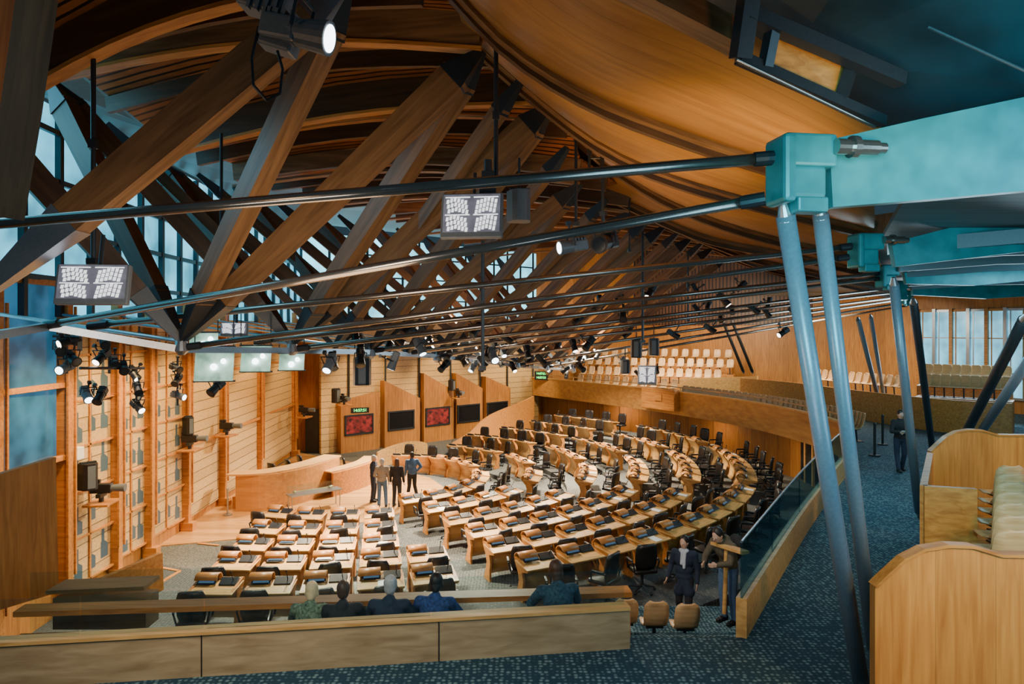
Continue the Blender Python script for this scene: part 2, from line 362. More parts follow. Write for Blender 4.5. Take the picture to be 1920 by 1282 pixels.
# foreground parapet
FP=[(-8.5,7.45),(-3.65,8.1),(1.5,8.8)]
mb=MB();mb.band(FP,2.3,3.0,.14);struct('wall_parapet',mb,wood('oak_grey',(.30,.20,.10),(.50,.36,.20),grain=0,scale=.8),'long low oak parapet')
mb=MB();mb.band(FP,3.0,3.04,.2);struct('trim_parapet',mb,OAKP,'oak capping of the parapet')
mb=MB()
for x in (-3.65,-.9): yb=8.8+(x-1.5)*.137-.07;mb.box((x,yb,2.75),(.012,.012,.5))
struct('trim_joint',mb,BLACK,'thin dark joints in the parapet')
gx=[-8.5,-5.0,-3.65,-1.0,1.45]
for a,b in zip(gx[:-1],gx[1:]):
    ya=8.8+(a-1.5)*.137;yb=8.8+(b-1.5)*.137
    mb=MB();mb.band([(a+.01,ya),(b-.01,yb)],3.04,3.5,.02);single('glass_balustrade',mb,GLASS,'clear glass balustrade on long oak parapet','balustrade','parapet glass balustrades')
mb=MB();mb.prism([(-8.6,7.6),(1.5,8.9),(1.9,11.0),(-8.6,10.2)],'z',.9,1.5);struct('floor_lower',mb,CARPG,'carpeted lower gallery row')
FQ=[(-7.4,10.25),(-3,10.6),(1.9,11.0)]
mb=MB();mb.sweep([(p[0],p[1],2.36) for p in FQ],.30,.08);single('leaning_rail',mb,OAK,'thick oak leaning rail by the seated visitors','rail')
mb=MB();mb.band(FQ,1.5,2.0,.08);struct('wall_front',mb,OAK,'oak front of the lower row')
for a,b in ((-7.4,-5),(-5,-2.5),(-2.5,0),(0,1.85)):
    ya=10.6+(a+3)*.085;yb=10.6+(b+3)*.085
    mb=MB();mb.band([(a+.01,ya+.25),(b-.01,yb+.25)],1.9,2.85,.02);single('glass_balustrade',mb,GLASS,'clear glass balustrade beyond oak leaning rail','balustrade','front glass balustrades')
mb=MB()
zz=2.33;yy=9.0;k=0
while zz>1.0:
    mb.box((3.1+.12*k,yy+.2,zz-.5),(3.1,.42,1.0));yy+=.41;zz-=.17;k+=1
mb.box((3.6,13.1,.5),(3.1,1.2,1.05));struct('floor_steps',mb,CARPG,'carpeted gallery steps')
def plate(pts,th,name,mat,label,cat,group=None,kind=None):
    pts=[V(p) for p in pts];n=(pts[1]-pts[0]).cross(pts[-1]-pts[0]).normalized()*th;k=len(pts)
    mb=MB();mb.poly(pts+[p+n for p in pts],[[i,(i+1)%k,k+(i+1)%k,k+i] for i in range(k)]+[list(range(k)),list(range(k,2*k))[::-1]])
    return link(name,mb.mesh(name,mat),label=label,cat=cat,group=group,kind=kind)
plate([at(-120,925,10.6),at(105,857,12.2),at(110,1110,12.2),at(-120,1180,10.6)],.12,'seating_partition',OAKW,'tall oak end partition of the gallery seating','partition')
plate([at(180,1090,11.4),at(305,1036,12.9),at(307,1105,12.9),at(280,1120,12.6),at(180,1150,11.4)],.1,'seating_partition',OAK,'low sloping oak end partition beside the carpet','partition')
mb=MB();mb.sweep([at(105,1100,11.2),at(285,1092,11.2)],.5,.06);mb.box(at(200,1130,11.2)-V((0,0,.1)),(1.5,.4,.5));single('side_counter',mb,wood('oak_dull',(.2,.13,.06),(.3,.2,.1)),'dull oak side counter at the gallery end','counter')
# ---------------------------------------------------------------- speaker dais
SP=smooth_path([(-9.9,24.5,0),(-8.9,24.6,0),(-8.1,25.4,0),(-7.5,26.6,0),(-7.1,27.9,0)],5)
root=link('presiding_desk',None,label='long curved oak presiding officer desk on the parquet',cat='desk')
mb=MB();mb.band([(p.x,p.y) for p in SP],.03,1.32,.12);link('desk_front',mb.mesh('desk_front',wood('oak_dais',(.42,.17,.04),(.60,.29,.075),grain=0,scale=.5)),parent=root)
mb=MB();mb.band([(p.x-.3,p.y+.25) for p in SP],1.32,1.38,.8);link('desk_top',mb.mesh('desk_top',OAKP),parent=root)
mb=MB();mb.prism([(-10.2,24.9),(-8.6,25.2),(-7.8,28.6),(-10.4,28.6)],'z',.03,.45);link('dais_platform',mb.mesh('dais_platform',OAK),parent=root)
root=link('clerks_desk',None,label='lower curved oak clerks desk beside the presiding desk',cat='desk')
S2=smooth_path([(-7.0,26.6,0),(-6.5,27.4,0),(-6.0,28.6,0),(-5.9,29.8,0)],5)
mb=MB();mb.band([(p.x,p.y) for p in S2],.03,.95,.1);link('desk_front',mb.mesh('desk_front',OAK),parent=root)
mb=MB();mb.band([(p.x-.3,p.y+.15) for p in S2],.95,1.0,.6);link('desk_top',mb.mesh('desk_top',OAKP),parent=root)
root=link('display_case',None,label='low glass display case standing before the oak dais',cat='display case')
mb=MB();mb.box((0,0,.75),(1.9,.45,.28),bev=.01);link('case_glass',mb.mesh('case_glass',GLASS),parent=root)
mb=MB();mb.box((0,0,.60),(1.95,.5,.04))
for sx in (-.9,.9):
    for sy in (-.18,.18): mb.cyl((sx,sy,.0),(sx,sy,.6),.02)
link('case_stand',mb.mesh('case_stand',STEEL),parent=root)
mb=MB();mb.cyl((-.75,0,.7),(.7,0,.7),.025);mb.ball((-.75,0,.7),.06);mb.ball((.6,0,.7),(.12,.06,.06));link('ceremonial_mace',mb.mesh('mace',simple('silver_gold',(.7,.6,.35),.25,.9)),parent=root)
root.matrix_basis=TR((-7.2,24.9,.03),math.radians(38))
# ---------------------------------------------------------------- desks
def sidep(x0,x1):
    mb=MB();mb.prism([(-.06,0),(.26,0),(.27,.06),(.17,.26),(.12,.42),(.17,.58),(.33,.76),(.36,.84),(.3,.86),(-.3,.74),(-.3,.69),(-.02,.62),(-.08,.45),(-.04,.24)],'x',x0,x1);return mb.mesh('side_panel',OAK)
def dtop():
    mb=MB();R=Matrix.Rotation(math.radians(6),3,'X')
    mb.box((0,-.02,.76),(.9,.58,.035),R,.008);return mb.mesh('desk_top',OAKP)
def dhood():
    mb=MB();rows=[]
    for i in range(9):
        a=math.radians(-25+i*24);rows.append([(-.43,.20+.13*math.cos(a),.83+.12*math.sin(a)),(.0,.20+.13*math.cos(a),.83+.12*math.sin(a))])
    mb.sheet(rows,.022);return mb.mesh('desk_hood',OAK,True)
def dfront():
    mb=MB();rows=[]
    for y,z in ((.25,.08),(.17,.25),(.13,.42),(.17,.58),(.30,.76),(.34,.84)): rows.append([(-.40,y,z),(0,y+.02,z),(.40,y,z)])
    mb.sheet(rows,.02);return mb.mesh('front_panel',OAKP,True)
def dcons():
    mb=MB();R=Matrix.Rotation(math.radians(28),3,'X');mb.box((.22,.12,.83),(.34,.2,.05),R,.01);mb.box((-.18,.07,.85),(.36,.16,.02),R);mb.cyl((.3,.14,.84),(.3,.02,1.04),.008);mb.ball((.3,.02,1.05),.018,6);return mb.mesh('console',BLACK)
def dscr():
    mb=MB();R=Matrix.Rotation(math.radians(28),3,'X');mb.box((-.18,.065,.87),(.30,.12,.006),R);return mb.mesh('console_screen',CONS)
def dpap():
    mb=MB();R=Matrix.Rotation(math.radians(6),3,'X');mb.box((.05,-.14,.772),(.22,.28,.01),R);return mb.mesh('paper',WHITE)
DESK=dict(name='member_desk',cat='desk',label='oak member desk with curved side panels and black console',group='member desks in the hemicycle',
 parts=[('desk_top',dtop()),('side_panel',sidep(-.43,-.38)),('side_panel',sidep(.38,.43)),('front_panel',dfront()),('desk_hood',dhood()),('console',dcons()),('console_screen',dscr(),5)])
PAPER=dict(name='paper_sheet',cat='paper',label='white papers lying on an oak desk',group='papers on desks',parts=[('paper',dpap())])
def chairproto(mat,name,label,group):
    mb=MB();mb.box((0,0,.47),(.5,.48,.09),None,.035);seat=mb.mesh('seat',mat,True)
    mb=MB();rows=[]
    for i,(y,z,w) in enumerate(((-.2,.5,.2),(-.235,.62,.235),(-.25,.78,.245),(-.27,.95,.235),(-.30,1.04,.2))):
        rows.append([(-w,y+.05,z),(-w*.5,y,z),(w*.5,y,z),(w,y+.05,z)])
    mb.sheet(rows,.06);back=mb.mesh('backrest',mat,True)
    arms=[]
    for s in (-1,1):
        mb=MB();mb.tube([(s*.24,-.18,.47),(s*.29,-.2,.68),(s*.29,.12,.68),(s*.25,.15,.47)],.018,6);mb.box((s*.29,-.03,.70),(.05,.28,.03),None,.01);arms.append(('armrest',mb.mesh('armrest',BLACK)))
    mb=MB();mb.cyl((0,0,.1),(0,0,.43),.03)
    for i in range(5):
        a=i*2*math.pi/5;mb.cyl((0,0,.13),(.28*math.cos(a),.28*math.sin(a),.07),.022,.014,6);mb.ball((.28*math.cos(a),.28*math.sin(a),.033),.032,6)
    return dict(name=name,cat='chair',label=label,group=group,parts=[('seat',seat),('backrest',back)]+arms+[('chair_base',mb.mesh('chair_base',STEELD))])
CH=chairproto(LEATHER,'swivel_chair','black leather swivel chair behind an oak desk','member chairs in the hemicycle')
aisles=[math.radians(a) for a in (-69,-22,8,36)]
for k,r in enumerate(RAD):
    a=TH0[k]+.6/r;step=1.04/r
    z=.18*k
    if k==0: a=math.radians(-60);step=.98/r
    while a<TH1[k]:
        if k and any(abs(a-g)<.80/r for g in aisles): a+=step*.4;continue
        if k==0 and (math.radians(8)<a<math.radians(24)): a+=step;continue
        p=(C.x+r*math.cos(a),C.y+r*math.sin(a),z+.002)
        rz=a+math.pi/2
        far=p[1]>31
        inst(DESK,TR(p,rz),only=None if not far else ('desk_top','side_panel','front_panel','console'))
        rc=r+.80+random.uniform(-.05,.10)
        q=(C.x+rc*math.cos(a),C.y+rc*math.sin(a),z+.002)
        inst(CH,TR(q,rz+random.uniform(-.4,.4),1.04),only=None if not far else ('seat','backrest','chair_base'))
        if random.random()<.22 and not far: inst(PAPER,TR(p,rz))
        a+=step
for p,rz in (((-9.0,26.0,.45),-.6),((-8.6,26.7,.45),-.8),((-8.4,27.6,.45),-.9),((-7.2,28.4,.03),-1.2),((-7.0,29.3,.03),-1.3)):
    inst(CH,TR(p,rz),label='black leather chair behind the curved oak dais',group='chairs behind the dais')
mb=MB();sp=smooth_path([at(845,838,33.5)*1,at(885,822,35.5),at(920,800,38),at(1000,775,42.3)],5);z1=[.9+1.5*(i/(len(sp)-1))**1.3 for i in range(len(sp))]
mb.band([(p.x,p.y) for p in sp],0,z1,.12);single('sweeping_screen',mb,OAK,'sweeping low oak screen wall beside the rear desks','screen')
mb=MB();sp=smooth_path([V((-6.4,32.4,0)),V((-5.2,34.0,0)),V((-4.4,35.2,0))],5);mb.band([(p.x,p.y) for p in sp],0,[.7+.25*math.sin(i/3) for i in range(len(sp))],.1);single('sweeping_screen',mb,OAKP,'short curved oak screen near the booths','screen')
# ---------------------------------------------------------------- gallery shell seats
BEECH=wood('beech_ply',(.52,.29,.12),(.76,.49,.25),scale=1.5)
def shell():
    mb=MB();rows=[]
    for y,z,w in ((-.27,.92,.10),(-.265,.89,.17),(-.25,.83,.205),(-.22,.68,.215),(-.17,.52,.20),(-.1,.45,.20),(.05,.43,.215),(.2,.45,.21),(.25,.44,.17)):
        rows.append([(-w,y+.03,z),(-w*.5,y,z),(0,y-.005,z),(w*.5,y,z),(w,y+.03,z)])
    mb.sheet(rows,.018);return mb.mesh('seat_shell',BEECH,True)
def pedestal():
    mb=MB();mb.cyl((0,-.05,0),(0,-.02,.43),.03);mb.box((0,-.05,.01),(.3,.3,.02));mb.box((0,0,.41),(.3,.2,.03));return mb.mesh('pedestal',STEELD)
SH=dict(name='shell_chair',cat='chair',label='pale beech plywood shell chair in the public gallery',group='public gallery shell chairs',parts=[('seat_shell',shell()),('pedestal',pedestal())])
def seatrow(p0,p1,n,z,rz):
    a=V((p0[0],p0[1],0));b=V((p1[0],p1[1],0));e=(b-a).normalized()*.3
    mb=MB();mb.band([tuple((a-e)[:2]),tuple((b+e)[:2])],GZ,z,1.0);struct('floor_gallery_tier',mb,OAK,'oak faced gallery tier')
    for i in range(n):
        p=a.lerp(b,i/(n-1));inst(SH,TR((p.x,p.y,z+.003),rz+random.uniform(-.05,.05)))
seatrow((4.2,42.9),(9.2,39.0),11,2.75,math.radians(142))
seatrow((4.6,44.6),(12.2,40.6),16,3.2,math.radians(150))
seatrow((5.2,46.0),(13.4,42.0),16,3.75,math.radians(152))
seatrow((6.4,47.4),(13.8,43.6),13,4.3,math.radians(152))
arcseat=[p for p in ARCS if 24<p[1]<36.5]
for i,p in enumerate(arcseat):
    inst(SH,TR((p[0]+.95,p[1]+.35,GZ+.003),math.radians(90+ (p[1]-26)*4),1.12))
    if i<len(arcseat)-1:
        q=arcseat[i+1];inst(SH,TR(((p[0]+q[0])/2+.95,(p[1]+q[1])/2+.35,GZ+.003),math.radians(90+ (p[1]-26)*4),1.12))
seatrow((15.6,35.2),(17.3,30.3),13,3.55,math.radians(100))
seatrow((17.3,28.6),(19.4,26.9),9,3.75,math.radians(130))
seatrow((18.2,30.0),(20.4,28.3),9,4.1,math.radians(130))
mb=MB();mb.band([(p.x,p.y) for p in smooth_path([(12.8,38.2,0),(14.4,35.5,0),(15.2,32,0),(16.2,28.6,0),(17.2,26.6,0),(18.6,25.4,0)],6)],GZ,3.8,.1);single('gallery_screen',mb,OAK,'curved oak screen in front of the side gallery chairs','screen')
mb=MB();mb.band([(p.x,p.y) for p in smooth_path([(9.9,40.4,0),(12.2,39.2,0),(13.6,37.8,0)],6)],GZ,[3.6+.03*i for i in range(13)],.1);single('gallery_screen',mb,OAKP,'pale sweeping oak screen below the rear gallery chairs','screen')
def enclosure(X0,Y,z_top,w,label,mat,bottom=GZ,th=.1,drop=.42):
    pts=[(X0,bottom),(X0,z_top-drop),(X0+.06,z_top-drop+.06),(X0+.3,z_top-.14),(X0+.5,z_top-.04),(X0+.75,z_top),(X0+1.0,z_top-.01),(X0+1.3,z_top-.1),(X0+w,z_top-.16),(X0+w,bottom)]
    root=link('seating_enclosure',None,label=label,cat='partition')
    mb=MB();mb.prism(pts,'y',Y,Y+th);link('enclosure_panel',mb.mesh('enclosure_panel',mat),parent=root)
    mb=MB();mb.sweep([(p[0],Y+th/2-.01,p[1]+.01) for p in pts[1:-1]],th+.04,.03);link('capping',mb.mesh('capping',OAK),parent=root)
    return root
OAKN=wood('oak_near',(.46,.165,.03),(.70,.30,.065),grain=2,plank=(0,.62,.008,.5))
enclosure(3.72,7.0,4.36,5,'oak seating end partition with a rounded top edge',OAKN)
enclosure(8.1,13.2,4.62,8,'oak seating end partition with a rounded top beyond the steel poles',OAKN)
mb=MB();mb.band([(6.15,10.2),(7.9,12.9)],GZ,[4.25,4.25],.1);mb.band([(6.15,10.2),(6.8,10.0)],GZ,4.25,.1);single('side_partition',mb,OAK,'narrow oak partition beside the gallery chairs','partition')
mb=MB();mb.prism([(4.4,7.3),(14,7.3),(14,13.1),(8.3,13.1),(6.3,9.9)],'z',GZ,3.2);struct('floor_gallery_tier',mb,OAK,'oak faced raised seating tier')
for i in range(7):
    Y=8.3+i*.62;inst(SH,TR((.715*Y+.02,Y,3.203),math.radians(-6),1.12),label='beech plywood shell chair in the row beside the oak partition',group='side chairs near the partition')
for i in range(3):
    inst(SH,TR((1.95+.5*i,11.9-.1*i,1.06),0),label='beech plywood shell chair by the gallery steps',group='chairs by the steps')
mb=MB();mb.box((2.5,11.9,.5),(2.2,.9,1.1));struct('floor_step_block',mb,CARPG,'carpeted step block')
# ---------------------------------------------------------------- roof
N=[at(-60,575,8.2),at(340,640,11),at(548,645,13.4),at(695,655,15.9),at(820,665,18.9),at(905,672,21.5),at(970,680,24.3),at(1025,685,27.3),at(1075,690,30.5)]
U=[at(655,-30,8.5),at(905,95,10.5),at(1035,195,13),at(1088,345,15.5),at(1180,398,18),at(1245,425,21),at(1297,445,24),at(1335,465,27),at(1365,480,30)]
VV=[at(-30,225,9.5),at(95,150,12),at(290,300,14.5),at(440,350,17),at(570,390,20),at(690,415,23),at(790,440,26),at(870,465,29),at(930,480,32)]
def beam(p0,p1,w0,w1,d,mat,label,capm=STEELD,caps=(1,1),base=.9):
    L=(p1-p0).length
    root=link('roof_strut',None,mw=axis_mw(p0,p1),label=label,cat='beam',group='roof truss struts')
    mb=MB();a=base;b=L-.55
    def ring(x,h): return [(x,-d/2,-h/2),(x,d/2,-h/2),(x,d/2,h/2),(x,-d/2,h/2)]
    xs=[(a,w0),(a+(b-a)*.5,(w0+w1)/2*1.05),(b,w1)]
    vs=[v for x,h in xs for v in ring(x,h)];fs=[[0,1,2,3],[8,9,10,11]]
    for i in range(2):
        for k in range(4): fs.append([4*i+k,4*i+(k+1)%4,4*i+4+(k+1)%4,4*i+4+k])
    mb.poly(vs,fs);link('timber',mb.mesh('timber',mat),parent=root)
    for (x0,h0,x1,h1,on) in ((.0,.09,a+.1,w0*1.06,caps[0]),(L,.10,b-.1,w1*1.04,caps[1])):
        if on:
            mb=MB();vs=[(x0,-.05,-h0/2),(x0,.05,-h0/2),(x0,.05,h0/2),(x0,-.05,h0/2)]+[(x1,-d/2-.02,-h1/2),(x1,d/2+.02,-h1/2),(x1,d/2+.02,h1/2),(x1,-d/2-.02,h1/2)]
            mb.poly(vs,[[0,1,2,3],[4,5,6,7]]+[[k,(k+1)%4,4+(k+1)%4,4+k] for k in range(4)]);link('steel_shoe',mb.mesh('steel_shoe',capm),parent=root)
for k in range(len(U)):
    s=1 if k<3 else .75
    beam(N[k],U[k],(.40 if k==0 else .30)*s,.47*s,.30*s,BEAM,'long tapering oak roof strut rising to the ridge',STEEL if k==0 else STEELD,base=1.5 if k==0 else .9)
    if k+1<len(N): beam(N[k+1],U[k],.28*s,.40*s,.28*s,BEAM,'oak roof strut leaning to the ridge node')
for k in range(len(VV)):
    s=1 if k<3 else .7
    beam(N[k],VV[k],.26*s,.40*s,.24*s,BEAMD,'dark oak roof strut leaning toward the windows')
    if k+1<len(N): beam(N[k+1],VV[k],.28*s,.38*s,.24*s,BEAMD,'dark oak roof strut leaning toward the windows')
for k in range(2,8):
    n=(N[k]+N[k+1])/2;u=(U[k-1]+U[k])/2
    beam(n,u,.20,.27,.2,BEAM,'slender oak roof strut in the rear lattice')
    v=(VV[k-1]+VV[k])/2;beam(n,v,.16,.22,.18,BEAMD,'slender dark oak roof strut in the rear lattice')
beam(at(-60,620,5.2),at(45,-160,5.0),.45,.52,.3,BEAM,'broad near oak roof strut beside the window',caps=(0,0))
def ribbon(p0,p1,h,w,mat,name,label,sag=0,n=10):
    mw=axis_mw(p0,p1);L=(p1-p0).length;mb=MB();path=[(L*i/n,0,sag*math.sin(math.pi*i/n)) for i in range(n+1)];mb.sweep(path,w,h)
    return link(name,mb.mesh(name,mat),mw=mw,label=label,cat='beam',group=name.replace('_',' ')+' set')
UP=V((0,0,.35))
Uf=[at(520,-260,6.3)]+U;Vf=[at(-420,60,7.5)]+VV
for k in range(len(Uf)):
    ribbon(Vf[k]+UP,Uf[k]+UP,.62 if k<4 else .4,.16,BEAMD if k%2 else BEAM,'roof_rib','deep curved timber roof rib under slatted ceiling',.35)
    ribbon(Vf[k]+V((0,0,.0)),Uf[k]+V((0,0,.0)),.06,.22,OAK if k<4 else BEAM,'roof_lath','thin pale oak edging under a roof rib',.35)
    if k<len(Uf)-1:
        a=Vf[k].lerp(Vf[k+1],.5)+UP;b=Uf[k].lerp(Uf[k+1],.5)+UP
        ribbon(a,b,.3,.1,BEAMD,'roof_purlin','dark timber purlin below slatted ceiling',.35)
for k in range(len(Uf)-1):
    o=Vf[k]+V((0,0,.55));M=axis_mw(o,Uf[k]+V((0,0,.55)));Mi=M.inverted();rows=[]
    for j in range(5):
        a=Vf[k].lerp(Vf[k+1],j/4);b=Uf[k].lerp(Uf[k+1],j/4)
        rows.append([Mi@(a.lerp(b,i/8)+V((0,0,.6+.4*math.sin(math.pi*i/8)))) for i in range(9)])
    mb=MB();mb.sheet(rows,.05);link('ceiling_slats',mb.mesh('ceiling',SLAT),mw=M,label='slatted timber ceiling bay',cat='ceiling',kind='structure')
wt=[V((WLX(p.y),p.y+ .0,11.7)) for p in Vf]
mb=MB();mb.sheet([[a+V((0,0,.6)),b] for a,b in zip(Vf,wt)],.06);struct('ceiling_side',mb,BEAMD,'dark timber side ceiling')
E=[[(1000,-190,6.5),(1180,-60,6.8),(1330,10,7.1),(1480,110,7.5),(1660,245,8)],
[(845,-40,9.3),(960,78,9.7),(1110,172,10),(1270,237,10.4),(1450,297,10.8),(1640,345,11)],
[(885,60,11.5),(1000,165,12),(1150,275,12.5),(1330,345,13),(1640,425,14)],
[(1020,180,15),(1120,280,15.5),(1260,370,16),(1420,430,16.5),(1640,480,17)],
[(1090,330,18),(1200,385,18.5),(1330,440,19),(1480,470,19.5),(1660,510,20)],
[(1190,395,23),(1300,435,23),(1420,480,24),(1530,505,24),(1670,535,24)],
[(1300,440,28),(1380,475,28),(1450,500,29),(1550,520,29),(1680,550,30)],
[(1340,465,36),(1400,490,36),(1470,510,37),(1560,535,38),(1690,565,40)]]
def resample(pts,n):
    d=[0]
    for a,b in zip(pts[:-1],pts[1:]): d.append(d[-1]+(b-a).length)
    out=[]
    for i in range(n+1):
        t=d[-1]*i/n;j=0
        while j<len(d)-2 and d[j+1]<t: j+=1
        out.append(pts[j].lerp(pts[j+1],min(1,(t-d[j])/(d[j+1]-d[j]))))
    return out
ED=[resample(smooth_path([at(*p) for p in e],8),16) for e in E]
for j in range(len(ED)-1):
    M=axis_mw(ED[j+1][0],ED[j+1][-1]);Mi=M.inverted();rows=[]
    for i in range(7):
        t=i/6;rows.append([Mi@(a.lerp(b,t)+V((0,0,.30*(1-t)-.28*math.sin(math.pi*t)*(1 if j<3 else .4)))) for a,b in zip(ED[j],ED[j+1])])
    mb=MB();mb.sheet(rows,.05);me=mb.mesh('ceiling',SOFFIT if j<4 else SLAT,True);link('ceiling_vault',me,mw=M,label='curved oak boarded roof soffit',cat='ceiling',kind='structure')
for j in range(1,len(ED)):
    M=axis_mw(ED[j][0],ED[j][-1]);Mi=M.inverted()
    mb=MB();mb.sweep([Mi@(p-V((0,0,.02))) for p in ED[j]],.16,.24);link('curved_beam',mb.mesh('curved_beam',BEAM),mw=M,label='curved laminated oak edge beam of the roof',cat='beam',group='curved roof edge beams')
    mb=MB();mb.sweep([Mi@(p+V((0,.12,-.20))) for p in ED[j]],.1,.10);link('curved_beam',mb.mesh('curved_beam',BEAMD),mw=M,label='slim dark timber edge strip of the roof',cat='beam',group='curved roof edge strips')
a=[at(*p) for p in E[0]];b=[at(1250,-330,5),at(1450,-260,5),at(1700,-200,5),at(2000,-100,5.2),at(2150,180,6)]
mb=MB();mb.sheet([a,b],.05);struct('ceiling_near',mb,NAVY,'dark navy steel roof plate')
def bar(name,path,w,h,mat,label,cat='beam',group=None):
    path=[at(*p) for p in path];M=axis_mw(path[0],path[-1]);Mi=M.inverted();mb=MB();mb.sweep([Mi@p for p in path],w,h);return link(name,mb.mesh(name,mat),mw=M,label=label,cat=cat,group=group)
bar('edge_beam',[(1060,-90,6.3),(1250,5,6.4),(1385,75,6.5)],.28,.22,BEAM,'thick oak edge beam under the near roof')
for p,q,w in (((1412,-60,6.0),(1388,110,6.2),.15),((1385,108,6.2),(1655,228,6.9),.10),((1452,40,6.2),(1435,125,6.3),.10),((1605,100,6.6),(1575,190,6.7),.10),((1400,25,6.1),(1690,150,6.7),.13)):
    bar('steel_girder',[p,q],w,w,STEELD,'dark steel girder of the ladder frame under the near roof','beam','ladder frame girders')
plate([at(1448,55,6.35),at(1610,125,6.75),at(1580,192,6.75),at(1430,124,6.35)],.03,'infill_board',OAK,'oak infill board between the steel girders','board')
mb=MB();mb.cyl(at(1380,112,6.0),at(1640,238,6.7),.018);single('tie_wire',mb,STEELR,'thin steel tie wire under the near roof','cable')
mb=MB();mb.cyl(at(1740,50,4.8),at(1960,150,4.7),.012);single('tie_wire',mb,STEELD,'thin steel tie wire below the navy roof plate','cable')
mb=MB();mb.prism([(4.9,8.2),(26.8,5),(26.8,28),(18.4,41.8),(14,38),(11.5,24),(7.6,14)],'z',8.45,8.55)
GCE=wood('gallery_ceiling',(.06,.11,.13),(.12,.19,.21),grain=0,plank=(1,.5,.06,.3));struct('ceiling_gallery',mb,GCE,'blue-grey boarded ceiling over the gallery')
RIB=simple('rib',(.10,.16,.18),.4,.2)
for i in range(9):
    Y=13+i*2.0;X=.62*Y-.9;w=min(11,26-X)
    mb=MB();mb.sweep([(0,0,0),(2,-.6,.13),(w,-3.3*w/11,.13)],.16,.26);link('gallery_rib',mb.mesh('gallery_rib',RIB),mw=TR((X,Y,8.13)),label='blue-grey steel rib under the gallery ceiling',cat='beam',group='gallery ceiling ribs')
# ---------------------------------------------------------------- steel nodes, arms, poles
Rn=[(1505,312,6.3,1),(1625,466,12.6,1),(1665,515,18.9,1),(1690,540,25.2,1),(1700,556,32,1)]
def node(c,s):
    root=link('steel_node',None,mw=TR(c,math.radians(8)),label='machined steel node block joining tie rods and roof girder',cat='steel joint',group='steel node blocks')
    mb=MB();mb.box((0,0,.12),(.5,.32,.30),None,.03);mb.box((-.02,0,-.16),(.38,.24,.3),None,.04);mb.box((-.22,0,-.05),(.12,.38,.62),None,.04);mb.box((.05,.0,-.36),(.3,.2,.14),None,.02);link('block',mb.mesh('block',TEAL),parent=root)
    mb=MB();mb.cyl((.2,-.20,.14),(.60,-.20,.14),.07);mb.cyl((.5,-.20,.14),(.68,-.20,.14),.05);mb.cyl((.34,-.20,.14),(.40,-.20,.14),.10);link('pin',mb.mesh('pin',STEELR),parent=root)
for x,y,d,s in Rn: node(at(x,y,d),s)
arms=[[(1555,262),(1730,222),(2000,165),(2300,100),(2300,300),(2000,350),(1760,372),(1562,388)],
[(1672,455),(1800,422),(2100,350),(2100,450),(1800,486),(1680,500)],
[(1695,508),(1830,480),(2100,430),(2100,510),(1830,535),(1700,532)],
[(1712,535),(1850,518),(2100,490),(2100,545),(1850,560),(1712,553)]]
for a,d in zip(arms,(6.35,12.6,18.9,25.2)):
    if d>18: a=[(min(p[0],960+25.8/d*1280),p[1]) for p in a]
    plate([at(p[0],p[1],d) for p in a],.14,'roof_girder',TEAL,'tapering steel roof girder with teal light in its colour','steel girder','steel roof girders')
def rod(p,q,r,label='long horizontal polished steel tie rod'):
    p=at(*p);q=at(*q);M=axis_mw(p,q);L=(q-p).length
    root=link('tie_rod',None,mw=M,label=label,cat='steel rod',group='steel tie rods')
    mb=MB();mb.cyl((0,0,0),(L,0,0),r,r,16);link('rod',mb.mesh('rod',STEELR,True),parent=root)
    for a,b in ((0,.22),(L-.3,L)):
        mb=MB();mb.cyl((a,0,0),(b,0,0),r*1.25,r*1.25,12);link('coupling',mb.mesh('coupling',STEELD),parent=root)
rod((1460,295,6.3),(-200,436,7.0),.055)
rod((1435,372,6.3),(85,610,10),.052)
rod((1595,462,12.6),(165,612,11),.055)
rod((1590,482,12.6),(340,652,11),.05)
rod((1650,512,18.9),(475,640,12.5),.055)
rod((1650,522,18.9),(548,655,13.4),.055)
rod((1690,538,25.2),(695,658,15.9),.05)
rod((1690,546,25.2),(760,662,17.5),.05)
rod((1700,555,30),(820,667,18.9),.05)
rod((1700,560,30),(905,676,21.5),.05)
rod((1700,567,34),(970,684,24.3),.05)
rod((1700,573,36),(1025,688,27.3),.05)
ch=[(-80,640,8),(88,612,10),(340,655,11),(548,657,13.4),(695,660,15.9),(820,668,18.9),(905,677,21.5),(970,686,24.3),(1025,690,27.3),(1075,694,30.5)]
for a,b in zip(ch[:-1],ch[1:]):
    p,q=at(*a),at(*b);M=axis_mw(p,q);mb=MB();mb.sweep([(0,0,0),((q-p).length,0,0)],.10,.11);link('chord_bar',mb.mesh('chord_bar',STEEL),mw=M,label='flat steel bottom chord bar between truss nodes',cat='steel bar',group='bottom chord bars')
for k,n in enumerate(N[1:]):
    w=V((WLX(min(n.y+2,35.5))+.3,min(n.y+2,35.5),6.9))
    mb=MB();mb.cyl(n,w,.035);single('stay_rod',mb,STEEL,'slim steel stay rod from truss node toward the windows','steel rod','steel stay rods')
    mb=MB();mb.cyl(n+V((0,0,-.15)),n+V((0,0,.2)),.12,.05);mb.cyl(n+V((0,0,-.22)),n+V((0,0,-.15)),.05,.12);single('truss_boss',mb,STEEL,'turned steel boss where roof struts meet','steel joint','truss bosses')
